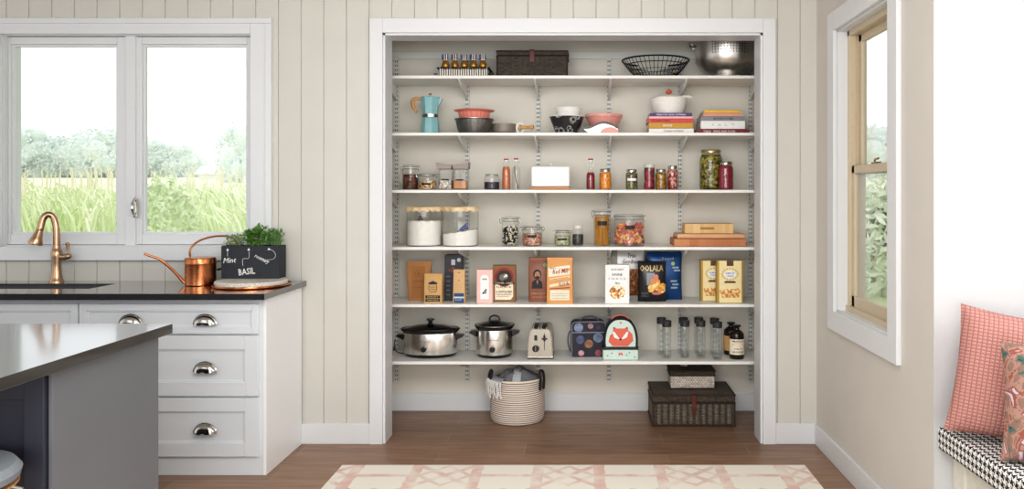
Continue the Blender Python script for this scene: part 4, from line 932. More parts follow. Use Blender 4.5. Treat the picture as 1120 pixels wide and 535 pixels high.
for k in range(150):
    a_ = random.uniform(0, 2*PI); rr = r*.88*math.sqrt(random.uniform(.3, 1)); a2 = a_+random.uniform(-.35, .35); r2 = r*.9*math.sqrt(random.uniform(.4, 1)); mb.cur = random.choice([0, 0, 1])
    mb.tube([(rr*math.cos(a_), rr*math.sin(a_), .005), (r2*math.cos(a2), r2*math.sin(a2), hj*random.uniform(.76, .82))], .0016, 5)
mb.build('contents', None, t, kind='stuff')
t = jar('wide clip-top glass jar of multicoloured bow-tie pasta', 672, 704.5, 234.5, 4, .45, None, .7, 'straight', 'clip', labelc=M_dlabel, labz=.6)
r = WD(32.5, .45)/2; hj = HT(234.5, .45, 4); mb = MB()
for n_, c_ in (('pasta orange', '#e0914e'), ('pasta yellow', '#ecc173'), ('pasta red', '#b8514a'), ('pasta plum', '#8d4f6b'), ('pasta coral', '#d3705a')): mb.use(P(n_, c_, .5))
pieces(mb, r*.98, .022, hj*.66, 260, bow); mb.build('contents', None, t, flat=True, kind='stuff')

# cutting boards
y0 = .40
def board(label, px0, px1, pa, pb, y0, d, mat, r=.004, base=None):
    z0 = base; z1 = Z(pa, y0); xa, xb = X(px0, y0), X(px1, y0)
    o = MB().rbox(-(xb-xa)/2, (xb-xa)/2, 0, d, 0, z1-z0-.0005, r=r, seg=3).build('cutting_board', mat, None, ((xa+xb)/2, y0, z0)); tag(o, label, 'cutting board'); return z1
m1 = woven('butcher block', ('#b9784f', '#cd9065'), .05, 3, '#a96a44', ms=.02, bump=.1)
zb_ = board('thick reddish butcher block at the bottom of the board stack', 737.5, 816.5, 261.3, 270, .36, .24, m1, .005, SZ[4]+.0003)
zb2 = board('light wooden cutting board with rounded edge in the middle of the board stack', 740.5, 815.5, 255.8, 261, .37, .22, wood('maple', '#cf9f76', '#dfb48d'), .009, Z(261.3, .36)+.0003)
m3 = woven('bamboo block', ('#d8b27b', '#e4c491'), .022, 3, '#c79e68', ms=.02, bump=.1)
z3 = Z(255.8, .37)+.0003
xa, xb = X(749, .39), X(802.5, .39); bt = thing('chopping_block', 'small pale bamboo chopping block with cut grip, on top of the board stack', 'cutting board', ((xa+xb)/2, .39, z3)); hw = (xb-xa)/2; h = Z(244.8, .39)-z3
mb = MB(); mb.rbox(-hw, hw, 0, .15, 0, h, r=.003); mb.build('block', m3, bt)
MB().rbox(-.055, .03, -.001, .004, h*.4, h*.66, r=.002).build('finger_grip', P('grip shade', '#a87c48', .6), bt)

# ---- shelf 5 packages
def art_on_pouch(w, h, d, p=2.0):
    return lambda x, y, z: (x, -(d/2*(1-(max(0, min(1, z/h)))**p)+.003)-.0012+y*.5, z)
def pouch(t, w, h, d, mat, topw=None, p=2.0, name='bag', crimp=0, n=10):
    topw = topw or w; rs = []; tot = 12
    for i in range(tot+1):
        z = h*i/tot; k = i/tot; ww = (w+(topw-w)*k)/2; dd = d/2*(1-k**p)+.003
        c_ = min(dd*.6, .01); ring = []
        for sx, sy in ((1, -1), (1, 1), (-1, 1), (-1, -1)):
            cx_, cy_ = sx*(ww-c_), sy*(dd-c_)
            a0 = {(1, -1): -PI/2, (1, 1): 0, (-1, 1): PI/2, (-1, -1): PI}[(sx, sy)]
            for j in range(3): a_ = a0+j*PI/4; ring.append((cx_+c_*math.cos(a_), cy_+c_*math.sin(a_), z))
        rs.append(ring)
    return MB().rings(rs).build(name, mat, t)
def rolltop(t, w, h, mat):
    MB().rbox(-w/2, w/2, -.014, .004, h-.028, h-.002, r=.004).build('folded_top', mat, t)
K1 = P('kraft brown', '#b07e50', .8, var=.05, scale=25); K2 = P('kraft light', '#cfa873', .8, var=.05, scale=25); K3 = P('kraft tan', '#d4b083', .8, var=.04, scale=25)
def pk(name, label, cat, px, y, rz=0): return thing(name, label, cat, loc(px, y, 5), rz)
def E(z): return z
# 1 big kraft
y = .50; t = pk('kraft_bag', 'tallest brown kraft pouch with flame emblem and wide flared top', 'food bag', 458.5, y); w = WD(21, y); h = HT(286, y, 5)
pouch(t, w, h, .07, K1, topw=WD(28, y)); f = art_on_pouch(w, h, .07)
mb = MB(); mb.rect(-w*.33, w*.33, h*.06, h*.88, n=12); mb.map(f).build('front_panel', P('kraft panel', '#a5713f', .7), t, flat=True)
mb = MB(); zc = h*.7; mb.tube([(.019*math.cos(k*PI/12), 0, zc+.019*math.sin(k*PI/12)) for k in range(24)], .0012, 4, closed=True); mb.poly([(-.006, zc-.008), (.006, zc-.008), (.004, zc+.002), (0, zc+.011), (-.004, zc+.002)]); mb.text('COFFEE', 0, h*.5, w=.07, h=.009); mb.text('ROASTERS', 0, h*.34, w=.045, h=.007)
mb.map(lambda x, y_, z: (x, f(x, y_, z)[1]-.001, z)).build('lettering', P('kraft ink', '#7d4f2a', .7), t, flat=True)
# 2 small kraft
y = .395; t = pk('kraft_bag', 'small light kraft bag with folded top and black mill drawing', 'food bag', 474.5, y); w = WD(20, y); h = HT(299, y, 5)
pouch(t, w, h, .06, K2, p=5); rolltop(t, w, h, K2); f = art_on_pouch(w, h, .06, 5)
mb = MB(); zc = h*.5
mb.poly([(-.022, zc+.024), (.022, zc+.024), (.03, zc+.032), (0, zc+.045), (-.03, zc+.032)])
mb.tube([(-.022, 0, zc+.02), (-.026, 0, zc), (-.018, 0, zc-.02), (.018, 0, zc-.02), (.026, 0, zc), (.022, 0, zc+.02)], .0018, 4); mb.tube([(-.02, 0, zc+.008), (.02, 0, zc+.008)], .0015, 4); mb.tube([(-.02, 0, zc-.004), (.02, 0, zc-.004)], .0015, 4)
mb.rect(-w*.4, w*.4, h*.16, h*.26); mb.rect(-w*.4, w*.4, h*.05, h*.14); mb.map(f).build('lettering', M_ink, t, flat=True)
mb = MB(); mb.text('HARVEST', 0, h*.21, w=w*.6, h=h*.05).text('FARM GRAIN', 0, h*.095, w=w*.6, h=h*.045); mb.map(lambda x, y_, z: (x, f(x, y_, z)[1]-.001, z)).build('light_lettering', K2, t, flat=True)
# 3 dark tall box
y = .50; t = pk('coffee_box', 'tall charcoal box with small silver and red printing', 'box', 496.8, y); w = WD(19, y); h = HT(278.5, y, 5)
MB().rbox(-w/2, w/2, -.035, .035, 0, h, r=.002).build('carton', P('charcoal carton', '#33333b', .5), t); fy2 = -.0358
mb = MB(); mb.rect(-.012, .012, h*.78, h*.9, y=fy2); mb.disc(.035, h*.89, .012, fy2); mb.build('silver_print', P('silver print', '#b9bcc4', .4), t, flat=True)
mb = MB(); mb.text('TOAST', 0, h*.66, w=.06, h=.018, y=fy2); mb.poly([(-.01, h*.7), (.01, h*.7), (0, h*.745)], fy2).build('lettering', P('red print', '#b04f3c', .5), t, flat=True)
mb = MB()
for k in range(5): mb.rect(-.045, -.02, h*(.12+.1*k), h*(.14+.1*k), y=fy2)
mb.build('small_print', M_greyink, t, flat=True)
# 4 narrow kraft with blue
y = .375; t = pk('kraft_bag', 'narrow tan bag with navy blue label at its base', 'food bag', 502.6, y); w = WD(14, y); h = HT(294.7, y, 5)
pouch(t, w, h, .045, K3, p=6, topw=w*.9); rolltop(t, w*.92, h, K3); f = art_on_pouch(w, h, .045, 6)
MB().rect(-w*.38, w*.4, h*.01, h*.3).map(f).build('label', P('navy label', '#2f4f78', .6), t, flat=True)
mb = MB().rect(-w*.38, w*.4, h*.15, h*.2); mb.text('ROAST', 0, h*.1, w=w*.5, h=h*.05); mb.map(lambda x, y_, z: (x, f(x, y_, z)[1]-.001, z)).build('light_lettering', P('pale print', '#c8d4e0', .6), t, flat=True)
mb = MB().disc(0, h*.68, .0035); mb.poly([(-.008, h*.9), (.008, h*.9), (0, h*.93)]).map(lambda x, y_, z: (x, f(x, y_, z)[1]-.001, z)).build('lettering', M_brownink, t, flat=True)
# 5 pink box
y = .385; t = pk('tea_box', 'pale pink box with white arched panel', 'box', 530.7, y); w = WD(17.2, y); h = HT(294.5, y, 5)
MB().rbox(-w/2, w/2, -.03, .03, 0, h, r=.002).build('carton', P('pale pink carton', '#edc6be', .6), t); a_ = w*.27
mb = MB(); mb.poly([(-a_, h*.12), (a_, h*.12), (a_, h*.72)]+[(a_*math.cos(PI*k/12), h*.72+a_*math.sin(PI*k/12)) for k in range(1, 12)]+[(-a_, h*.72)], -.0308).build('label', M_paperw, t, flat=True)
mb = MB(); mb.text('tea', 0, h*.72, w=.03, h=.012, y=-.0316); mb.text('&', .002, h*.35, w=.028, h=.028, y=-.0316, shear=.4); mb.disc(-.008, h*.3, .006, -.0316).disc(.009, h*.4, .005, -.0316).build('lettering', P('slate print', '#3d4050', .6), t, flat=True)
# 6 flapjack box
y = .44; t = pk('pancake_mix_box', 'brown framed mix box with round dark emblem and cream panel', 'box', 551.9, y); w = WD(24.6, y); h = HT(290, y, 5)
MB().rbox(-w/2, w/2, -.03, .03, 0, h, r=.002).build('carton', P('brown carton', '#8d6239', .6, var=.06, scale=30), t)
Y1, Y2, Y3, Y4 = -.0307, -.0313, -.0319, -.0325
MB().poly([(-w*.4, h*.06), (w*.3, h*.06), (w*.4, h*.15), (w*.4, h*.5), (-w*.4, h*.5)], Y1).build('panel', M_cream, t, flat=True)
MB().disc(0, h*.68, w*.42, Y2, 32).build('emblem_ring', P('brick red print', '#8e2f2c', .6), t, flat=True)
MB().disc(0, h*.66, w*.34, Y3, 32).rect(-w*.45, w*.45, h*.48, h*.56, y=Y3).build('emblem', P('dark emblem', '#332a28', .6), t, flat=True)
mb = MB(); mb.ell((.005, Y4, h*.7), .02, .0005, .018); mb.ell((-.012, Y4, h*.67), .017, .0005, .02); mb.build('bear_head', P('grey emblem', '#77706c', .6), t)
mb = MB(); mb.disc(.012, h*.72, .009, Y4-.001); mb.disc(.002, h*.69, .005, Y4-.001); mb.text('POWER CAKES', 0, h*.52, w=w*.78, h=h*.045, y=Y4); mb.build('light_lettering', M_cream, t, flat=True)
mb = MB(); mb.text('FLAPJACK', 0, h*.4, w=w*.66, h=h*.07, y=Y2); mb.text('& WAFFLE MIX', 0, h*.28, w=w*.72, h=h*.065, y=Y2).rect(-w*.33, w*.33, h*.2, h*.215, y=Y2).rect(-w*.33, w*.2, h*.15, h*.16, y=Y2).build('lettering', M_brownink, t, flat=True)
# 7 coffee bag w/ portrait
y = .45; t = pk('coffee_bag', 'brown foil coffee bag with black printed portrait behind the orange bag', 'food bag', 591, y); w = WD(25, y); h = HT(281.3, y, 5)
M_cof = P('copper brown foil', '#8b543a', .4, var=.12, scale=18)
pouch(t, w, h, .07, M_cof, p=4); rolltop(t, w*.98, h, M_cof); f = art_on_pouch(w, h, .07, 4); ff = lambda x, y_, z: (x, f(x, y_, z)[1]+y_, z)
cx_ = -.018
mb = MB(); mb.ell((cx_, 0, h*.62), .025, .0003, .03, 16, 8); mb.poly([(cx_-.033, h*.3), (cx_+.035, h*.3), (cx_+.03, h*.45), (cx_+.012, h*.5), (cx_-.012, h*.5), (cx_-.03, h*.45)]); mb.map(ff).build('portrait_print', M_ink, t, flat=True)
mb = MB(); mb.ell((cx_+.002, 0, h*.6), .017, .0003, .023, 16, 8); mb.poly([(cx_-.004, h*.48), (cx_+.008, h*.48), (cx_+.002, h*.38)]); mb.map(lambda x, y_, z: (x, f(x, y_, z)[1]-.0012, z)).build('face_print', P('sepia print', '#b08468', .6), t, flat=True)
mb = MB(); mb.ell((cx_+.002, 0, h*.545), .014, .0003, .011, 12, 6); mb.disc(cx_-.005, h*.61, .0022); mb.disc(cx_+.009, h*.61, .0022); mb.rect(cx_-.006, cx_+.01, h*.572, h*.578, n=1); mb.map(lambda x, y_, z: (x, f(x, y_, z)[1]-.002, z)).build('beard_print', M_ink, t, flat=True)
MB().disc(.03, h*.83, .013).map(lambda x, y_, z: (x, f(x, y_, z)[1]-.012, z)).build('round_sticker', P('green sticker', '#6f9a72', .5), t, flat=True)
mb = MB(); mb.text('DARK ROAST', -.012, h*.19, w=w*.6, h=h*.04); mb.text('WHOLE BEAN COFFEE', 0, h*.11, w=w*.7, h=h*.028); mb.map(lambda x, y_, z: (x, f(x, y_, z)[1]-.001, z)).build('lettering', P('tan print', '#c79b78', .6), t, flat=True)
# 8 orange flour bag
y = .37; t = pk('flour_bag', 'orange flour bag with slanted white label and red script', 'food bag', 612.5, y); w = WD(29, y); h = HT(281.5, y, 5)
M_or = P('orange bag', '#dfa468', .6, var=.04, scale=20)
pouch(t, w, h, .08, M_or, p=6, topw=w*.96); f = art_on_pouch(w, h, .08, 6); fo = lambda k: (lambda x, y_, z: (x, f(x, y_, z)[1]-k, z))
MB().rbox(-w*.48, w*.48, -.018, .004, h-.024, h, r=.004).build('folded_top', M_or, t)
def para(mb, x0, x1, z0, z1, sl, n=8):
    vs = []
    for i in range(n+1):
        k_ = i/n; x = x0+(x1-x0)*k_; vs += [(x, 0, z0+sl*k_), (x, 0, z1+sl*k_)]
    return mb.add(vs, [(2*i, 2*i+2, 2*i+3, 2*i+1) for i in range(n)])
mb = MB(); para(mb, -w*.42, w*.38, h*.58, h*.78, h*.06); mb.rect(-w*.36, w*.36, h*.08, h*.3, n=6); para(mb, -w*.38, w*.38, h*.36, h*.42, h*.08); mb.map(fo(.0004)).build('label', M_cream, t, flat=True)
para(MB(), -w*.38, w*.38, h*.315, h*.335, h*.03).map(fo(.0014)).build('red_stripe', P('wine red print', '#a3343c', .6), t, flat=True)
mb = MB(); mb.text("Red Mill", .004, h*.71, w=w*.6, h=h*.1, rot=.12, shear=.25); mb.map(fo(.0014)).build('red_lettering', P('wine red print', '#a3343c', .6), t, flat=True)
mb = MB(); mb.text("Bob's", -w*.26, h*.775, w=w*.2, h=h*.04); mb.text('FLOUR', w*.16, h*.43, w=w*.38, h=h*.08, rot=.15); para(mb, -w*.36, w*.3, h*.515, h*.522, h*.06)
for k in range(3): mb.rect(-w*.3, w*.3, h*(.12+.05*k), h*(.125+.05*k), n=1)
mb.map(fo(.0014)).build('lettering', M_brownink, t, flat=True)
para(MB(), -w*.38, w*.38, h*.5, h*.55, h*.07).map(fo(.0006)).build('orange_band', P('pale orange band', '#f0cfa0', .6), t, flat=True)
# 9 silver bag behind
y = .53; t = pk('snack_bag', 'silver-white snack bag with dark script and printed nuts, behind the white box', 'snack bag', 686, y); w = WD(39, y); h = HT(271.5, y, 5)
M_silv = P('silver film', '#c9c8c6', .3, .2, var=.08, scale=15)
def pillowbag(t, w, h, d, mat, rot=0, crim=.012):
    rs = []; tot = 16
    for i in range(tot+1):
        k = i/tot; z = h*k; e = max(0, math.sin(PI*k))**.55; dd = d/2*e+.0015; ww = w/2*(1-.03*math.sin(PI*k)); ring = []
        for j in range(20): a_ = 2*PI*j/20; c_, s_ = math.cos(a_), math.sin(a_); ring.append((ww*math.copysign(abs(c_)**.8, c_), dd*math.copysign(abs(s_)**.8, s_)+.0015*math.sin(j*3+i), z))
        rs.append(ring)
    return MB().rings(rs).build('bag_film', mat, t)
def on_pillow(w, h, d, off=.002):
    def f(x, y_, z):
        k = max(0, min(1, z/h)); e = max(0, math.sin(PI*k))**.55; ww = w/2*(1-.03*math.sin(PI*k)); c_ = min(1, abs(x)/ww)**(1/.8); s_ = math.sqrt(max(0, 1-c_*c_))**.8
        return (x, -((d/2*e+.0015)*s_)-off-.0015, z)
    return f
def grid(mb, x0, x1, z0, z1, nx=10, nz=10):
    vs = [(x0+(x1-x0)*i/nx, 0, z0+(z1-z0)*j/nz) for j in range(nz+1) for i in range(nx+1)]
    return mb.add(vs, [(j*(nx+1)+i, j*(nx+1)+i+1, (j+1)*(nx+1)+i+1, (j+1)*(nx+1)+i) for j in range(nz) for i in range(nx)])
pillowbag(t, w, h, .06, M_silv)
C_pn = cells('printed nuts', ['#7a4522', '#a0642f', '#c28a4f', '#5a2f18', '#8c5228'], 70, .5, .2)
grid(MB(), -w*.42, w*.42, h*.08, h*.6).map(on_pillow(w, h, .06)).build('nut_print', C_pn, t, flat=True)
mb = MB(); mb.text('True', w*.12, h*.86, w=.05, h=.028, shear=.2); mb.text('Goodness', w*.1, h*.75, w=.11, h=.03, shear=.2); mb.map(on_pillow(w, h, .06, .003)).build('lettering', M_ink, t, flat=True)
grid(MB(), -w*.47, -w*.28, h*.62, h*.98, 4, 6).map(on_pillow(w, h, .06, .003)).build('side_stripe', P('grey film stripe', '#8f8b82', .4), t, flat=True)
# 10 white snack box
y = .375; t = pk('snack_box', 'white snack box with dark lettering and a printed heap of nuts', 'box', 675, y); w = WD(26.3, y); h = HT(289.3, y, 5)
MB().rbox(-w/2, w/2, -.03, .03, 0, h, r=.003).build('carton', M_paperw, t)
mb = MB(); mb.text('GOOD DADDY', 0, h*.88, w=w*.55, h=h*.05, y=-.031); mb.text('DIVINE', 0, h*.745, w=w*.42, h=h*.06, y=-.031); mb.text('TRIO', 0, h*.52, w=w*.22, h=h*.055, y=-.031); mb.build('lettering', M_ink, t, flat=True)
MB().text('S N A C K', 0, h*.64, w=w*.74, h=h*.055, y=-.031).build('grey_lettering', P('blue grey print', '#8e98a8', .6), t, flat=True)
MB().disc(0, h*.29, w*.33, -.0312, 24, rz=w*.28).build('nut_print', cells('cashew print', ['#d79a4c', '#f0d9a8', '#a9672c', '#fff1d2'], 75, .5, .2), t, flat=True)
# 11 blue bag
y = .52; t = pk('snack_bag', 'tall metallic blue snack bag behind the black one', 'snack bag', 726.5, y); w = WD(39, y); h = HT(275.5, y, 5)
pillowbag(t, w, h, .07, P('blue film', '#1f4a7f', .3, .3, var=.25, scale=12))
mb = MB()
for k, (a_, c_) in enumerate(((.3, .68), (.34, .62), (.25, .4), (.3, .33), (.26, .26))): grid(mb, w*(a_-.09), w*(a_+.09), h*(c_-.018), h*(c_+.018), 3, 1)
mb.text('Popped', .02, h*.86, w=.07, h=.02).map(on_pillow(w, h, .07, .003)).build('lettering', P('silver blue print', '#9bb0c4', .5), t, flat=True)
MB().disc(w*.23, h*.76, .012).map(on_pillow(w, h, .07, .003)).build('emblem', P('lime print', '#a9c27a', .5), t, flat=True)
# 12 black OOLALA
y = .43; t = pk('snack_bag', 'black snack bag lettered OOLALA with printed golden shells', 'snack bag', 713, y, rz=0); w = WD(31, y); h = HT(285.5, y, 5)
pillowbag(t, w, h, .075, P('black film', '#2b2a2d', .28, .2, var=.2, scale=12)); g = on_pillow(w, h, .075, .003); g2 = on_pillow(w, h, .075, .0045); g1 = on_pillow(w, h, .075, .002)
MB().text('OOLALA', -.004, h*.83, w=w*.82, h=h*.15).map(g).build('lettering', P('gold print', '#c9b078', .4, .3), t, flat=True)
grid(MB(), -w*.2, w*.08, h*.42, h*.72, 5, 5).map(g1).build('grey_print', P('grey print', '#8d9096', .4), t, flat=True)
mb = MB(); 
for (a_, c_, r_) in ((.1, .5, .03), (.0, .36, .028), (.18, .38, .03), (.32, .3, .026), (.36, .4, .022), (-.05, .3, .018)): mb.disc(w*a_, h*c_, r_, n=14, rz=r_*.8)
mb.map(g2).build('shell_print', cells('shell print', ['#eec96b', '#e8a94e', '#f3dca2', '#dd8f4a'], 60, .5, .2), t, flat=True)
mb = MB(); mb.disc(w*.12, h*.62, .016); mb.disc(w*.15, h*.22, .03, rz=.01).map(g2).build('pink_print', P('pink print', '#d77f7f', .5), t, flat=True)
mb = MB(); mb.text('BAKED', -w*.25, h*.22, w=.045, h=.012); mb.text('SHELLS', -w*.25, h*.15, w=.045, h=.012).map(g).build('small_print', M_greyink, t, flat=True)
# 13,14 gold boxes
def goldbox(label, px, y, pytop):
    t = pk('cracker_box', label, 'box', px, y); w = WD(28.3, y); h = HT(pytop, y, 5)
    MB().rbox(-w/2, w/2, -.03, .03, 0, h, r=.002).build('carton', P('gold carton', '#b5913a', .4, .25), t)
    MB().rect(-w*.42, w*.44, h*.01, h*.99, y=-.0306).build('front_panel', P('cream panel', '#efe0ae', .6), t, flat=True)
    MB().rect(-w*.13, w*.13, h*.87, h*.995, y=-.0312).build('brown_tab', P('brown print', '#5c4030', .5), t, flat=True)
    MB().poly([(-w*.23, h*.5), (-w*.2, h*.47), (w*.2, h*.47), (w*.23, h*.5), (w*.15, h*.52), (-w*.15, h*.52)], -.0312).build('brown_ribbon', P('brown print', '#5c4030', .5), t, flat=True)
    mb = MB()
    for k in range(16):
        a_ = 2*PI*k/16; mb.disc(w*.3*math.cos(a_), h*.68+h*.13*math.sin(a_), .006, -.0312, 8)
    mb.build('garland_print', P('garland print', '#d9b978', .5), t, flat=True)
    MB().disc(0, h*.67, w*.23, -.0311, 24, rz=h*.09).build('oval_label', M_paperw, t, flat=True)
    MB().text('ALMOND', 0, h*.7, w=w*.36, h=h*.045, y=-.032).text('CRISPS', 0, h*.635, w=w*.3, h=h*.045, y=-.032).build('lettering', P('blue print', '#6b85b0', .5), t, flat=True)
    c = cells('crisp print', ['#d79a4c', '#efcf8e', '#c27d3a', '#f2dfae', '#cf8f58'], 90, .5, .2)
    mb = MB(); mb.rect(-w*.34, w*.36, h*.13, h*.33, y=-.0312); mb.disc(-w*.3, h*.28, .016, -.0311).disc(w*.28, h*.28, .018, -.0311).build('crisp_print', c, t, flat=True)
goldbox('gold and cream crisp box, partly hidden behind its twin', 780, .475, 284.5); goldbox('gold and cream crisp box standing in front of its twin', 797.5, .385, 284.5)

# ---- shelf 6
# oval slow cooker
M_crock = glassy('smoked lid glass', '#5a5856', '#3a3836', 1.5)
def cooker(label, px, y, r, sy, pyb0, pyb1, pyrim, pytop, knob):
    t = thing('slow_cooker', label, 'slow cooker', loc(px, y, 6)); q = 1/S(y)
    def zz(py): return Z(py, y)-SZ[6]
    h0 = .022; h1 = zz(pyb1)
    MB().lathe([(0, .004), (r*.82, .0), (r*.9, .006), (r*.975, h0), (r*.96, h0+.002)], 56, sy=sy).build('base', M_black, t)
    MB().lathe([(r*.985, h0), (r*.985, h0+.004), (r, h0+.008), (r, h1-.006), (r*.99, h1)], 72, sy=sy).build('steel_shell', M_steel, t)
    MB().lathe([(r*.99, h1), (r*1.02, h1+.004), (r*1.09, h1+.016), (r*1.11, h1+.02), (r*1.09, h1+.024), (r*1.0, h1+.018), (r*.96, h1+.01)], 72, sy=sy).build('crock', P('black stoneware', '#1f1e20', .15), t)
    zl = h1+.02; zt_ = zz(pytop)
    MB().lathe([(r*1.0, zl), (r*.98, zl+.004), (r*.9, zl+.008), (r*.5, zl+(.024 if knob == 'round' else .02)), (0, zl+.03)], 56, sy=sy).build('glass_lid', M_crock, t)
    MB().tube([(r*.99*math.cos(2*PI*k/56), r*.99*sy*math.sin(2*PI*k/56), zl+.003) for k in range(56)], .0035, 6, closed=True).build('lid_rim', M_black if knob != 'loop' else M_chrome, t)
    if knob == 'round': MB().lathe([(0, zl+.026), (.022, zl+.027), (.012, zl+.035), (.014, zt_-.012), (.026, zt_-.006), (.024, zt_), (0, zt_)], 20).build('lid_knob', M_black, t)
    else: MB().tube(bez((-.03, 0, zl+.022), (-.045, 0, zt_+.014), (.045, 0, zt_+.014), (.03, 0, zl+.022)), .0055, 10).rbox(-.036, .036, -.012, .012, zl+.022, zl+.031, r=.003).build('lid_handle', M_black, t)
    hz = h1-.025
    for sx in (-1, 1):
        MB().prism([(sx*r*.985, hz+.012), (sx*(r+.035), hz+.010), (sx*(r+.043), hz+.003), (sx*(r+.035), hz-.004), (sx*(r+.01), hz-.016), (sx*r*.985, hz-.024)], -.035*sy, .035*sy).build('handle', M_black, t)
    kx = -.02*(knob == 'round'); yk = -r*sy*math.sqrt(max(0, 1-(kx/r)**2)); zk = h0+(h1-h0)*(.3 if knob == 'round' else .26)
    MB().ycyl(kx, yk-.015, yk+.004, zk, .017).rbox(kx-.004, kx+.004, yk-.021, yk-.014, zk-.016, zk+.016, r=.002).build('dial', M_black, t)
    MB().text('SLOW COOKER', kx+.004, zk+(h1-h0)*.36, w=.07, h=.007, y=yk-.0012).build('lettering', M_greyink, t, flat=True)
    return t
y = .48; ck = cooker('wide oval stainless slow cooker with round lid knob', 470.8, y, WD(29.5, y), .62, 388, 363, 355, 348.7, 'round')
MB().tube(smoothpath([(-.12, .05, .012), (-.185, .02, .012), (-.215, .0, .03), (-.222, -.01, .07), (-.22, -.0, .10)], 5), .003, 8).build('power_cord', M_black, ck)
MB().tube([(-.222, -.012, .035), (-.222, -.012, .06)], [.009, .007], 8).build('plug', M_black, ck)
y = .48; ck2 = cooker('tall round stainless slow cooker with looped lid handle', 541, y, WD(19.8, y), 1.0, 391, 359, 355, 345.5, 'loop')
# toaster
y = .38; to = thing('toaster', 'brushed steel two-slot toaster with dial and lever', 'toaster', loc(590.8, y, 6), rz=math.radians(0)); w = WD(27, y)/2; h = HT(360, y, 6)
M_tst = P('toaster steel', '#a8a399', .24, 1, var=.03)
mb = MB(); prof = [(-w*1.02, .012), (-w*1.0, h*.4), (-w*.93, h*.75), (-w*.83, h*.92), (-w*.7, h), (w*.7, h), (w*.83, h*.92), (w*.93, h*.75), (w*1.0, h*.4), (w*1.02, .012)]
mb.prism(prof, 0, .25).build('body', M_tst, to)
MB().rbox(-w*1.08, w*1.08, -.008, .2, 0.004, .016, r=.004).build('base', steel('toaster base', '#a39c92', .3), to)
mb = MB(); mb.prism([(a_*.92, .016+(c_-.012)*.93) for a_, c_ in prof], -.006, 0.001); mb.build('front_plate', P('toaster plate', '#b3aea4', .3, 1, var=.03), to)
mb = MB(); z1 = h+.0006
for xx in (-w*.36, w*.3): mb.box(xx-.013, xx+.013, .02, .21, h-.002, z1+.001)
mb.build('slots', P('slot black', '#1a1817', .5), to)
mb = MB()
for xx in (-w*.36, w*.3): mb.rbox(xx-.018, xx-.013, .015, .215, h-.001, h+.006, r=.001); mb.rbox(xx+.013, xx+.018, .015, .215, h-.001, h+.006, r=.001)
mb.build('slot_rims', M_tst, to)
MB().ycyl(-w*.35, -.02, -.005, h*.36, .021).build('dial', M_black, to)
MB().rbox(-w*.35-.002, -w*.35+.002, -.024, -.02, h*.36-.014, h*.36+.018, r=.001).build('dial_cap', M_chrome, to)
MB().rbox(-w*.35-.009, -w*.35+.009, -.0085, -.005, h*.62, h*.8, r=.002).build('buttons', M_blackm, to)
MB().box(w*.35-.002, w*.35+.002, -.0065, -.005, h*.3, h*.86).rbox(w*.35-.017, w*.35+.017, -.022, -.006, h*.66, h*.71, r=.003).rbox(w*.35-.006, w*.35+.006, -.014, -.006, h*.6, h*.8, r=.003).build('lever', M_blackm, to)
# space lunch bag
y = .47; lb = thing('lunch_bag', 'dark lunch bag printed with planets, grey piping and top handle', 'lunch bag', loc(643.5, y, 6), rz=math.radians(4)); w = WD(37, y)/2; h = HT(351, y, 6)
def arch(w, h, k=.6, n=10, r0=.012):
    pts = [(-w, r0), (-w+r0, 0), (w-r0, 0), (w, r0)]
    for i in range(n+1): a_ = PI/2*i/n; pts.append((w*(1-k)+w*k*math.cos(a_), h*(1-.0)-w*k*.9+w*k*.9*math.sin(a_)))
    for i in range(n+1): a_ = PI/2+PI/2*i/n; pts.append((-w*(1-k)+w*k*math.cos(a_), h-w*k*.9+w*k*.9*math.sin(a_)))
    return pts
M_spc = P('dark space cloth', '#2b2a35', .6, var=.3, scale=25)
A = arch(w, h, .28); MB().prism(A, -.04, .07).build('bag_body', M_spc, lb)
M_pip = P('grey piping', '#878b98', .6)
mb = MB(); mb.tube([(a_, -.041, c_) for a_, c_ in A], .003, 6, closed=True); mb.tube([(a_, .07, c_) for a_, c_ in A], .003, 6, closed=True); mb.tube([(-w, -.042, h*.7), (w, -.042, h*.7)], .004, 6); mb.build('piping', M_pip, lb)
planets = [(-.6, .84, .028, '#8490ad'), (.1, .88, .017, '#a3848c'), (-.5, .5, .026, '#50587a'), (.55, .55, .03, '#717f9a'), (.0, .38, .026, '#94694f'), (-.45, .12, .018, '#c09498'), (.55, .12, .02, '#8c4f50'), (.55, .84, .012, '#3e3a4c')]
mb = MB()
for i, (a_, c_, r_, cc) in enumerate(planets): mb.use(P('planet '+cc, cc, .6, var=.4, scale=30)); mb.disc(a_*w, h*c_, r_, -.0412-.0002*i)
mb.build('planet_print', None, lb, flat=True)
MB().tube(bez((-w*.5, .01, h-.002), (-w*.35, .01, h+.036), (w*.5, .01, h+.036), (w*.6, .01, h-.002)), .006, 8).build('top_handle', P('grey webbing', '#5d5f6a', .7), lb)
MB().tube(bez((-w+.002, 0, h*.72), (-w-.03, 0, h*.75), (-w-.028, 0, h*.2), (-w+.004, 0, h*.1)), .005, 8).build('side_strap', P('grey webbing', '#5d5f6a', .7), lb)
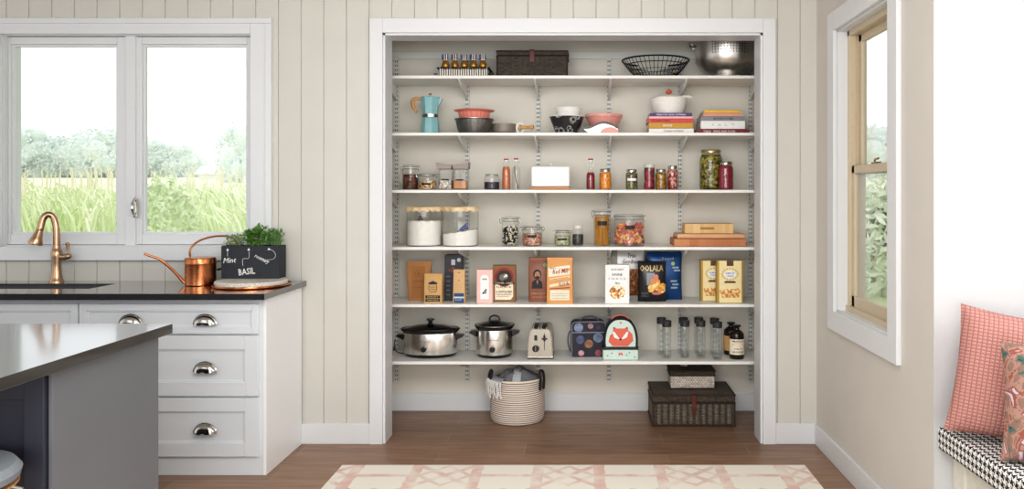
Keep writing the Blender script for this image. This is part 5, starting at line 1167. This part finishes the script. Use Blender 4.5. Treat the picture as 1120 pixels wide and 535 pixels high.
# fox lunch bag
y = .385; fx = thing('lunch_bag', 'mint arched lunch bag with a red fox face and black trim', 'lunch bag', loc(678.5, y, 6)); w = WD(38, y)/2; h = HT(347, y, 6); q = h
hb_ = .075
M_mint = P('mint cloth', '#cfe3da', .7); M_fox = P('fox red', '#e0705c', .6)
def garch(w, z0, h, n=20): return [(-w*.97, z0), (w*.97, z0)]+[(w*math.copysign(abs(math.cos(PI*i/n))**.75, math.cos(PI*i/n)), z0+.03+(h-z0-.03)*math.sin(PI*i/n)**.9) for i in range(n+1)]
MB().rbox(-w*1.02, w*1.02, -.05, .05, 0, hb_-.008, r=.012, seg=3).build('lower_pouch', M_mint, fx)
A = garch(w*.95, hb_, h); MB().prism(A, -.045, .05).build('upper_pouch', P('charcoal cloth', '#2c2b30', .7), fx)
A2 = [(a_*.9, hb_+.008+(c_-hb_)*.9) for a_, c_ in garch(w*.95, hb_, h)]; MB().prism(A2, -.047, -.044).build('front_panel', M_mint, fx)
mb = MB(); mb.rbox(-w*1.03, w*1.03, -.052, .052, hb_-.01, hb_+.004, r=.004); mb.tube([(a_, -.047, c_) for a_, c_ in A], .0045, 6, closed=True); mb.build('black_trim', M_blackm, fx)
zf = hb_; Hh = h-hb_; ya = -.0478
mb = MB(); mb.poly([(-w*.62, zf+Hh*.42), (-w*.7, zf+Hh*.22), (-w*.45, zf+Hh*.06), (w*.4, zf+Hh*.06), (w*.72, zf+Hh*.25), (w*.66, zf+Hh*.48), (w*.4, zf+Hh*.6), (-w*.35, zf+Hh*.55)], ya)
mb.poly([(-w*.42, zf+Hh*.72), (-w*.25, zf+Hh*.66), (w*.22, zf+Hh*.66), (w*.4, zf+Hh*.72), (w*.44, zf+Hh*.52), (w*.2, zf+Hh*.36), (0, zf+Hh*.26), (-w*.22, zf+Hh*.36), (-w*.46, zf+Hh*.52)], ya-.0004); mb.build('fox_print', M_fox, fx, flat=True)
mb = MB(); mb.poly([(-w*.46, zf+Hh*.54), (-w*.36, zf+Hh*.55), (-w*.08, zf+Hh*.32), (-w*.12, zf+Hh*.29), (-w*.38, zf+Hh*.36)], ya-.0008); mb.poly([(w*.44, zf+Hh*.54), (w*.34, zf+Hh*.55), (w*.06, zf+Hh*.32), (w*.1, zf+Hh*.29), (w*.36, zf+Hh*.36)], ya-.0008); mb.build('fox_cheeks', M_paperw, fx, flat=True)
MB().disc(-.001, zf+Hh*.29, .006, ya-.0012).poly([(-w*.4, zf+Hh*.71), (-w*.3, zf+Hh*.68), (-w*.38, zf+Hh*.64)], ya-.0008).poly([(w*.38, zf+Hh*.71), (w*.28, zf+Hh*.68), (w*.36, zf+Hh*.64)], ya-.0008).build('fox_nose', M_ink, fx, flat=True)
mb = MB(); mb.poly([(-.013, .028), (-.013, .042), (-.005, .05), (0, .043), (.005, .05), (.013, .042), (.013, .028), (0, .036)], -.0508); mb.disc(0, zf+Hh*.85, .006, ya).build('small_fox_print', M_fox, fx, flat=True)
mb = MB()
for a_, c_ in ((-.5, .75), (.5, .8), (-.75, .5), (.35, .55), (.8, .35)): mb.disc(a_*w, hb_*c_*.8, .005, -.0508, 8)
mb.build('leaf_print', P('sage print', '#7fa39a', .6), fx, flat=True)
MB().tube(bez((-w*.5, 0, h-.014), (-w*.35, 0, h+.022), (w*.35, 0, h+.022), (w*.5, 0, h-.014)), .007, 8).build('top_handle', P('salmon webbing', '#c97a72', .7), fx)
# water bottles
gb = glassy('bottle glass', '#fbfcfc', '#949a9a', 1.2)
def wbottle(label, px, y, pytop):
    t = thing('water_bottle', label, 'bottle', loc(px, y, 6), 0, 'slim glass water bottles with black caps'); r = WD(9.6, y)/2; h = HT(pytop, y, 6)
    MB().lathe([(0, .006), (r*.6, .004), (r*.9, 0), (r, .005), (r, h-.045), (r*.92, h-.036), (r*.75, h-.034), (r*.75, h-.03)], 28).build('glass_body', gb, t)
    MB().lathe([(0, .014), (r*.8, .012), (r*.84, .02), (0, .021)], 24).build('glass_base', glassy('thick glass', '#eef2f1', '#abb2b0', 1.5), t)
    MB().lathe([(r*.9, h-.037), (r*1.06, h-.036), (r*1.08, h-.002), (r*1.0, h), (0, h)], 28).build('cap', P('charcoal cap', '#36363a', .45), t)
    mb = MB()
    for k_, ch in enumerate('VOSS'): mb.text(ch, 0, h*.66-k_*h*.145, w=.021, h=.026, y=0, rot=-PI/2)
    mb.map(lambda x, y_, z: (x, -math.sqrt(max(1e-6, (r+.0012)**2-x*x)), z)); mb.build('lettering', P('grey etched print', '#8f9799', .5), t, flat=True)
    return t
wbase = [(728.8, 'front', 723.6), (749.4, 'front', 747.8), (766.8, 'front', 765), (785.2, 'front', 782.4)]
ords = ['nearest the fox bag', 'second from the fox bag', 'third from the fox bag', 'nearest the dark syrup bottles']
proto = None; hprev = None
yf = [.415, .425, .42, .375]; yk = [.53, .54, .54, .51]
bt0 = wbottle('slim clear glass water bottle with black cap, front row, '+ords[0], 729.2, yf[0], 350.8)
for i, px in enumerate((729.2, 749.0, 766.4, 784.6)):
    if i: dup(bt0, loc(px, yf[i], 6), 'slim clear glass water bottle with black cap, front row, '+ords[i])
for i, px in enumerate((723.3, 747.3, 764.2, 781.5)):
    dup(bt0, loc(px, yk[i], 6), 'slim clear glass water bottle with black cap, back row, '+ords[i])
# dark bottles
def growler(label, px, y, pytop, tone, txt):
    t = thing('syrup_bottle', label, 'bottle', loc(px, y, 6)); r = WD(16, y)/2; h = HT(pytop, y, 6)
    MB().lathe([(0, 0), (r*.92, 0), (r, .006), (r, h*.66), (r*.96, h*.75), (r*.7, h*.82), (r*.35, h*.86), (r*.3, h*.92), (0, h*.92)], 32).build('glass_body', P('dark brown glass', '#241a16', .12), t)
    MB().lathe([(0, h*.91), (r*.32, h*.91), (r*.36, h*.94), (r*.6, h*.97), (r*.5, h), (0, h)], 20).build('cap', M_black, t)
    def wrap(m_): return m_.map(lambda x, y_, z: ((r+.0012-y_)*math.sin(x/r), -(r+.0012-y_)*math.cos(x/r), z))
    mb = MB(); grid(mb, -r*1.45, r*1.45, h*.14, h*.6, 16, 2); wrap(mb).build('paper_label', tone, t, flat=True)
    if txt:
        mb = MB(); mb.text('MAPLE', 0, h*.54, w=r*1.5, h=h*.05, y=-.0006); mb.text('GROWLER', 0, h*.22, w=r*1.6, h=h*.06, y=-.0006); mb.text('SYRUP', 0, h*.31, w=r*1.2, h=h*.04, y=-.0006); wrap(mb).build('lettering', M_ink, t, flat=True)
        mb = MB(); mb.disc(0, h*.4, r*.75, -.0006, 16, rz=h*.1, a0=0, a1=PI); wrap(mb).build('label_drawing', P('dusty rose print', '#b08a84', .6), t, flat=True)
growler('dark bottle with tan label standing behind the cream-labelled one', 799.5, .53, 352.5, P('tan label', '#cfa468', .6), False)
growler('stubby dark syrup bottle with cream printed label and small stopper', 805.8, .405, 355.5, M_cream, True)

# ---- floor of the closet
y = .48; rb = thing('rope_basket', 'beige striped rope basket with black handles and a grey throw', 'basket', (X(566, y), y, .0005))
m, nt, b = nodes('coiled rope'); tc = N(nt, 'ShaderNodeTexCoord'); sp = N(nt, 'ShaderNodeSeparateXYZ'); L(nt, tc.outputs['Object'], sp.inputs[0])
fz = MM('MODULO', MM('DIVIDE', MM('ADD', sp.outputs[2], 5.0), .0125), 1)
r = ramp(nt, fz, [(0, '#9c8676'), (.3, '#8b7464'), (.5, '#dfd6ca'), (.85, '#e6ddd2')]); L(nt, r.outputs[0], b.inputs['Base Color']); b.inputs['Roughness'].default_value = .95
bp = N(nt, 'ShaderNodeBump'); bp.inputs['Strength'].default_value = .8; bp.inputs['Distance'].default_value = .006
tz_ = MM('ABSOLUTE', MM('SUBTRACT', fz, .5)); L(nt, MM('SUBTRACT', 1, tz_), bp.inputs['Height']); L(nt, bp.outputs[0], b.inputs['Normal'])
hh = .262; rt_ = .168
prof = [(0, .0), (rt_*.93, 0), (rt_*.98, .012)]+[(rt_*(.98+.03*math.sin(k*.35)), .012+(hh-.012)*k/12) for k in range(1, 13)]+[(rt_*.97, hh+.004), (rt_*.93, hh), (rt_*.93, hh*.6), (0, hh*.55)]
MB().lathe(prof, 48).build('basket_body', m, rb)
MB().tube([(rt_*.97*math.cos(2*PI*k/48), rt_*.97*math.sin(2*PI*k/48), hh) for k in range(48)], .007, 8, closed=True).build('rim', P('cream rope', '#e9dfcd', .9), rb)
M_hand = P('black handle', '#1d1d21', .6)
for a_ in (-2.75, -.45):
    c_, s_ = math.cos(a_), math.sin(a_); tg = (-s_, c_); R_ = rt_*1.03
    mb = MB(); mb.tube(smoothpath([(R_*c_+tg[0]*.022, R_*s_+tg[1]*.022, hh-.06), (R_*c_*1.02+tg[0]*.022, R_*s_*1.02+tg[1]*.022, hh+.01), (R_*c_*.97+tg[0]*.016, R_*s_*.97+tg[1]*.016, hh+.05), (R_*c_*.97-tg[0]*.016, R_*s_*.97-tg[1]*.016, hh+.05), (R_*c_*1.02-tg[0]*.022, R_*s_*1.02-tg[1]*.022, hh+.01), (R_*c_-tg[0]*.022, R_*s_-tg[1]*.022, hh-.06)], 4), .008, 8)
    mb.build('handle', M_hand, rb)
# throw
th_ = thing('throw_blanket', 'grey throw with white knotted fringe spilling over the rope basket edge', 'blanket', (X(566, y), y, .0005))
M_thr = P('grey throw', '#7b7c80', .95, var=.2, scale=30, bump=.6, bscale=60)
mb = MB(); n = 26; vs = []
for i in range(n+1):
    for j in range(n+1):
        u = -1+2*i/n; v = -1+2*j/n; rr = min(1, math.hypot(u, v)); k = rt_*.90
        s_ = max(abs(u), abs(v))/max(rr, 1e-6) if rr > 0 else 1
        uu = u*math.sqrt(1-v*v/2); vv = v*math.sqrt(1-u*u/2); d_ = math.hypot(uu, vv)
        z_ = hh-.012+.062*(1-d_**2)+.012*math.sin(uu*9+vv*4)*(1-d_)+.014*math.sin(vv*11-uu*5)*(1-d_)
        vs.append((uu*k, vv*k, z_-.02*d_**4))
mb.add(vs, [(i*(n+1)+j, (i+1)*(n+1)+j, (i+1)*(n+1)+j+1, i*(n+1)+j+1) for i in range(n) for j in range(n)])
mb.build('folded_cloth', M_thr, th_)
mb = MB(); grid(mb, -.02, .03, 0, 1, 4, 10); M_st = P('pale stripe', '#b9bcc0', .95)
mb.map(lambda x, y_, z: (x+.0, -rt_*.9+z*rt_*.9, hh-.005+.066*(1-(1-z)**2)-.008)).build('pale_stripe', M_st, th_)
mb = MB(); a0, a1 = -2.9, -2.05; n = 14; vs = []
for i in range(n+1):
    a_ = a0+(a1-a0)*i/n
    for j, (rr, zz_) in enumerate(((.8, hh+.014), (.99, hh+.013), (1.09, hh+.004), (1.1, hh-.03-.02*math.sin(i)))): vs.append((rt_*rr*math.cos(a_), rt_*rr*math.sin(a_), zz_))
mb.add(vs, [(i*4+j, (i+1)*4+j, (i+1)*4+j+1, i*4+j+1) for i in range(n) for j in range(3)]); mb.build('hanging_edge', P('silver throw edge', '#a6aab3', .95, var=.3, scale=60), th_)
mb = MB()
for i in range(18):
    a_ = a0+(a1-a0)*i/17; c_, s_ = math.cos(a_), math.sin(a_); l = random.uniform(.05, .085)
    mb.tube(smoothpath([(rt_*1.1*c_, rt_*1.1*s_, hh+.004), (rt_*1.13*c_+random.uniform(-.004, .004), rt_*1.13*s_, hh-.02), (rt_*1.12*c_+random.uniform(-.006, .006), rt_*1.12*s_, hh-.02-l*.5), (rt_*1.11*c_+random.uniform(-.008, .008), rt_*1.11*s_, hh-.02-l)], 3), .0028, 5)
mb.build('fringe', P('white fringe', '#eceae6', .95), th_)
# trunk
tkx = (X(714.3, .312)+X(804, .312))/2; tw_ = X(804, .312)-X(714.3, .312)
tk = thing('wicker_trunk', 'large dark wicker trunk with leather strap on the closet floor', 'basket', (tkx, .315, .0005))
hamper(tk, tw_, .33, .193, .05)
mb = MB()
for k in range(12):
    xx = -tw_/2+.035+k*(tw_-.07)/11; mb.rbox(xx-.011, xx+.011, -.005, .002, .018, .135, r=.003)
for k in range(8): yy = .03+k*.038; mb.rbox(tw_/2-.002, tw_/2+.004, yy-.01, yy+.01, .018, .135, r=.003); mb.rbox(-tw_/2-.004, -tw_/2+.002, yy-.01, yy+.01, .018, .135, r=.003)
mb.build('upright_stakes', woven('stake wicker', ('#6e6458', '#8e8375'), .03, .009, '#1f1813'), tk)
mb = MB(); mb.rbox(-.014, .012, -.012, -.005, .075, .175, r=.002); mb.rbox(-.014, .012, -.012, .04, .19, .199, r=.002); mb.rbox(-.014, .012, -.012, -.005, .17, .199, r=.002); mb.build('strap', M_leather, tk)
MB().tube([(-.018, -.013, .105), (.016, -.013, .105), (.016, -.013, .125), (-.018, -.013, .125)], .002, 6, closed=True).build('buckle', P('dark brass', '#6c4a34', .4, .7), tk)
sbx = (X(733.5, .44)+X(782, .44))/2; sw = X(782, .44)-X(733.5, .44)
sb = thing('small_wicker_basket', 'small lidded basket with pale braided front on the wicker trunk', 'basket', (sbx, .44, .2005))
bm_ = woven('pale braid', ('#f2ece2', '#cfc4b8'), .016, .011, '#8a6a5c', ms=.16)
hamper(sb, sw, .17, .108, .026, bodymat=bm_)

# ------------------------------------------------------------------ outside
M_gr = P('pale lawn', '#c3cf9b', .9, var=.1, scale=.8)
struct('ground_outside', B(-160, 160, .9, 200, -.4, -.3), M_gr)
mb = MB(); mb.add([(-90, 16, 1.25), (40, 16, 1.25), (80, 110, 4.1), (-140, 110, 4.1)], [(0, 1, 2, 3)])
o = mb.build('field_outside', P('pale ripe field', '#e9e8c8', .9, var=.06, scale=3, stretch=(.3, 2, 1))); tag(o, 'pale ripe field stretching to the trees beyond the kitchen window', 'field', kind='stuff')
def blades(n, xr, yr, zr, w, seed=3, m1='#dbe6b8', m2='#c8da9f'):
    random.seed(seed); mb = MB(); mb.use(P('corn leaf '+m1, m1, .7)).use(P('corn leaf '+m2, m2, .7)).use(P('corn leaf pale', '#ecefd4', .7))
    for _ in range(n):
        x = random.uniform(*xr); y = random.uniform(*yr); h = 1.36+random.uniform(-.1, 1)*.026*(y-CY); a_ = random.uniform(-PI, PI); l = random.uniform(.25, .8)
        z0 = random.uniform(-.3, h-.5); d = Vector((math.cos(a_), math.sin(a_)*.5, 0)); sd = Vector((-d.y, d.x, 0)).normalized() if abs(d.y) > .3 else Vector((0, 1, 0)); sd = Vector((d.y, -d.x, 0)).normalized()*.4+Vector((.5, 0, .1)); mb.cur = random.choice([0, 0, 1, 1, 2])
        hh_ = h-z0; pts = []
        for k in range(6):
            t_ = k/5; p = Vector((x, y, z0))+d*l*t_*t_+Vector((0, 0, hh_*(1.9*t_-t_*t_*random.uniform(.95, 1.3)))); ww = w*(1-t_)**.7*(.4+t_*1.2 if t_ < .5 else 1); pts += [p-sd*ww, p+sd*ww]
        mb.add(pts, [(2*k, 2*k+1, 2*k+3, 2*k+2) for k in range(5)])
    return mb
o = blades(8000, (-19, -2.2), (6, 17), (1.15, 1.75), .035, 3).build('corn_crop', None, flat=True); tag(o, 'tall pale green corn leaves filling the lower half of the kitchen window', 'corn', kind='stuff')
random.seed(5); mb = MB()
for _ in range(260):
    x = random.uniform(-17, -3); yy = random.uniform(8, 15); z = 1.4+.027*(yy-CY)+random.uniform(0, .15)
    mb.tube([(x, yy, z-.45), (x+random.uniform(-.05, .05), yy, z-.1), (x+random.uniform(-.1, .1), yy, z)], [.012, .010, .004], 4)
o = mb.build('corn_tassels', P('tassel', '#efe9cf', .8), flat=True); tag(o, 'pale tassels standing up above the corn leaves', 'corn', kind='stuff')
def leafball(c, rx, ry, rz, n, s, seed, mats):
    random.seed(seed); mb = MB()
    for m_ in mats: mb.use(m_)
    for _ in range(n):
        v = Vector((random.gauss(0, 1), random.gauss(0, 1), random.gauss(0, 1))).normalized()*random.uniform(.5, 1)**.5; p = Vector((c[0]+v.x*rx, c[1]+v.y*ry, c[2]+v.z*rz))
        a_ = Vector((random.gauss(0, 1), random.gauss(0, .5), random.gauss(0, 1))).normalized(); b_ = a_.orthogonal().normalized(); ss = s*random.uniform(.6, 1.3); mb.cur = random.randrange(len(mats))
        mb.add([p-a_*ss, p+b_*ss*.45, p+a_*ss, p-b_*ss*.45], [(0, 1, 2, 3)])
    return mb
Lf = [P('bush leaf a', '#cbdbae', .8), P('bush leaf b', '#d7e2bd', .8), P('bush leaf c', '#bccda0', .8)]
t = thing('leafy_bush', 'pale leafy bush just outside the right casement of the kitchen window', 'bush', (-5.15, 5.2, -.3)); leafball((0, 0, .95), .45, .4, 1.0, 1900, .045, 8, Lf).build('foliage', None, t, flat=True); MB().tube([(0, 0, 0), (0, 0, .6)], .03, 6).build('stem', P('bark', '#8b8070', .9), t)
t = thing('garden_hedge', 'dense leafy hedge beyond the lawn outside the side window', 'hedge', (5.0, 9.2, -.3))
leafball((0, 0, .85), 3.2, 1.2, 1.2, 5200, .1, 9, [P('hedge leaf a', '#d5e0c6', .8), P('hedge leaf b', '#e4ecd8', .8), P('hedge leaf c', '#c3d2b4', .8)]).build('foliage', None, t, flat=True)
mb = MB()
for k in range(7): mb.tube([(-2.1+.7*k, 0, 0), (-2.1+.7*k, 0, .9)], .04, 6)
mb.build('stem', P('bark', '#8b8070', .9), t)
# distant trees
TM = [P('haze-tinted leaf a', '#ccd7d0', .9), P('haze-tinted leaf b', '#d8e0da', .9), P('haze-tinted leaf c', '#c4d0c9', .9)]
for m_ in TM:                                  # haze painted onto the far trees: pale leaves with a faint glow
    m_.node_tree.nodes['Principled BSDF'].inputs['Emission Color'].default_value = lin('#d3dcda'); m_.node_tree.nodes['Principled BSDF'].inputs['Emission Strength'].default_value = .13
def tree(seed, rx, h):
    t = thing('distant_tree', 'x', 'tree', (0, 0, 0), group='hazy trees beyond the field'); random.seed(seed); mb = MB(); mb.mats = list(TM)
    for k in range(26):
        a_ = random.uniform(0, 2*PI); rr = rx*random.random()**.5*.75; z = h*random.uniform(.1, .86); sc_ = 1-.55*abs(z/h-.5); r_ = rx*random.uniform(.22, .38)
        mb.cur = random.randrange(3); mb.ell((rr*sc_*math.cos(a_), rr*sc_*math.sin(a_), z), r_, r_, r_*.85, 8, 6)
    for _ in range(900):
        v = Vector((random.gauss(0, 1), random.gauss(0, 1), random.gauss(0, 1))).normalized()*random.uniform(.8, 1.08); p = Vector((v.x*rx, v.y*rx, h*.52+v.z*h*.46)); s_ = .2; mb.cur = random.randrange(3)
        a_ = Vector((random.gauss(0, 1), random.gauss(0, 1), random.gauss(0, 1))).normalized(); b_ = a_.orthogonal(); mb.add([p-a_*s_, p+b_*s_, p+a_*s_], [(0, 1, 2)])
    mb.build('crown', None, t, flat=True); MB().tube([(0, 0, 0), (0, 0, h*.5)], [.35, .2], 8).build('trunk', P('haze-tinted bark', '#b9b6b0', .9), t); return t
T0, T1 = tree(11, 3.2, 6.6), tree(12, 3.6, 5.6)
TD = 80
def tl(px, D): return ((px-VX)/F*D, CY+D, 2.75)
spots_ = [(24, 78, 0, .82, 'tallest hazy tree at the far left of the kitchen window view'), (42, 82, 1, .78, None), (58, 80, 0, .68, None), (75, 80, 1, .82, None), (93, 80, 0, .70, None), (111, 78, 1, .92, None), (127, 80, 0, .78, None), (144, 80, 1, .84, None), (161, 80, 0, .66, None), (178, 82, 1, .66, None), (194, 80, 0, .58, None), (207, 86, 1, .58, None)]
orw = ['second', 'third', 'fourth', 'fifth', 'sixth', 'seventh', 'eighth', 'ninth', 'tenth', 'eleventh', 'twelfth']
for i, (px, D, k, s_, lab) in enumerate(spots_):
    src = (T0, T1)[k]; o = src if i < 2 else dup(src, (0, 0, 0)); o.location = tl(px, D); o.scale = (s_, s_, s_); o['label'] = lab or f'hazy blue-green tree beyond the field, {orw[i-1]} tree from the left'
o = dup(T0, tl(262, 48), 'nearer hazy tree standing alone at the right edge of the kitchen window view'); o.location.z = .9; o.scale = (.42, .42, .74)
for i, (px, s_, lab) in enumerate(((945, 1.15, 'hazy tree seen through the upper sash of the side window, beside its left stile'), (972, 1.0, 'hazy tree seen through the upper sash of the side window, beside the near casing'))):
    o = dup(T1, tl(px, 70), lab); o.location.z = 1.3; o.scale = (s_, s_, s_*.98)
bn_ = thing('distant_shed', 'long low white shed with pale roof beyond the corn field', 'building', (tl(240, 60)[0], tl(240, 60)[1], 1.6))
MB().box(-1.6, 1.2, 0, 2, 0, 1.35).build('walls', P('pale shed', '#eeeeea', .8), bn_)
MB().add([(-1.9, -.2, 1.3), (1.5, -.2, 1.3), (1.5, 1, 1.95), (-1.9, 1, 1.95), (-1.9, 2.2, 1.3), (1.5, 2.2, 1.3)], [(0, 1, 2, 3), (3, 2, 5, 4)]).build('roof', P('pale roof', '#dfe0e0', .7), bn_)

# ------------------------------------------------------------------ light, world, camera
W = bpy.data.worlds.new('sky_with_bands'); SC.world = W; W.use_nodes = True; nt = W.node_tree; bg = nt.nodes['Background']
tc = N(nt, 'ShaderNodeTexCoord'); sp = N(nt, 'ShaderNodeSeparateXYZ'); L(nt, tc.outputs['Generated'], sp.inputs[0])
r = ramp(nt, MM('MULTIPLY', MM('ADD', sp.outputs[1], 1), .5), [(.0, (1.15, 1.15, 1.16, 1)), (.46, (1.2, 1.2, 1.22, 1)), (.56, (1.25, 1.27, 1.3, 1)), (1, (1.25, 1.27, 1.3, 1))])
band = ramp(nt, MM('MULTIPLY', MM('ADD', sp.outputs[0], 1), .5), [(0, (.9, .9, .9, 1)), (.22, (.35, .33, .31, 1)), (.3, (1.5, 1.5, 1.5, 1)), (.42, (1.5, 1.5, 1.5, 1)), (.46, (.4, .38, .36, 1)), (.56, (.45, .43, .4, 1)), (.62, (1.7, 1.7, 1.7, 1)), (.74, (1.7, 1.7, 1.7, 1)), (.79, (.5, .48, .46, 1)), (1, (1.1, 1.1, 1.1, 1))])  # made-up bright and dark bands behind the camera, for reflections in metal
mxw = N(nt, 'ShaderNodeMix', data_type='RGBA', blend_type='MULTIPLY'); mxw.inputs[0].default_value = 1
back = MM('LESS_THAN', sp.outputs[1], 0); L(nt, back, mxw.inputs[0]); L(nt, r.outputs[0], mxw.inputs[6]); L(nt, band.outputs[0], mxw.inputs[7])
L(nt, mxw.outputs[2], bg.inputs[0]); bg.inputs[1].default_value = 1.0
def area(name, loc_, tgt, sx, sy, e, col=(1, 1, 1)):
    l = bpy.data.lights.new(name, 'AREA'); l.shape = 'RECTANGLE'; l.size = sx; l.size_y = sy; l.energy = e; l.color = col
    o = bpy.data.objects.new(name, l); COL.objects.link(o); o.location = loc_; d = Vector(tgt)-Vector(loc_); o.rotation_euler = d.to_track_quat('-Z', 'Y').to_euler(); return o
area('nook_window_light', (2.25, -2.45, 1.75), (-.3, -1.2, .8), 1.1, 1.15, 11, (1, .99, .97))
area('closet_fill_light', (-.2, -3.0, 2.45), (-.1, .5, 1.0), 2.2, 1.2, 48, (1, .992, .98))  # added fill lamp that brightens the closet, not a fitting of the room
area('low_shelf_fill_light', (-.2, -5.2, 1.15), (0, .5, .75), 2.6, 1.3, 36, (1, .992, .98))  # added fill from behind the camera, lifts the lower shelves
cam = bpy.data.cameras.new('camera'); co_ = bpy.data.objects.new('camera', cam); COL.objects.link(co_)
co_.location = (0, CY, CZ); co_.rotation_euler = (PI/2, 0, 0); cam.sensor_width = 36; cam.lens = F/1120*36; cam.shift_x = -80/1120; cam.shift_y = -55.5/1120; cam.clip_end = 500; cam.clip_start = .05
SC.camera = co_
SC.view_settings.view_transform = 'Standard'; SC.view_settings.look = 'Medium High Contrast'; SC.view_settings.exposure = .12; SC.view_settings.gamma = 1
SC.cycles.max_bounces = 8; SC.cycles.transparent_max_bounces = 24; SC.cycles.use_denoising = True
SC.cycles.caustics_reflective = False; SC.cycles.caustics_refractive = False
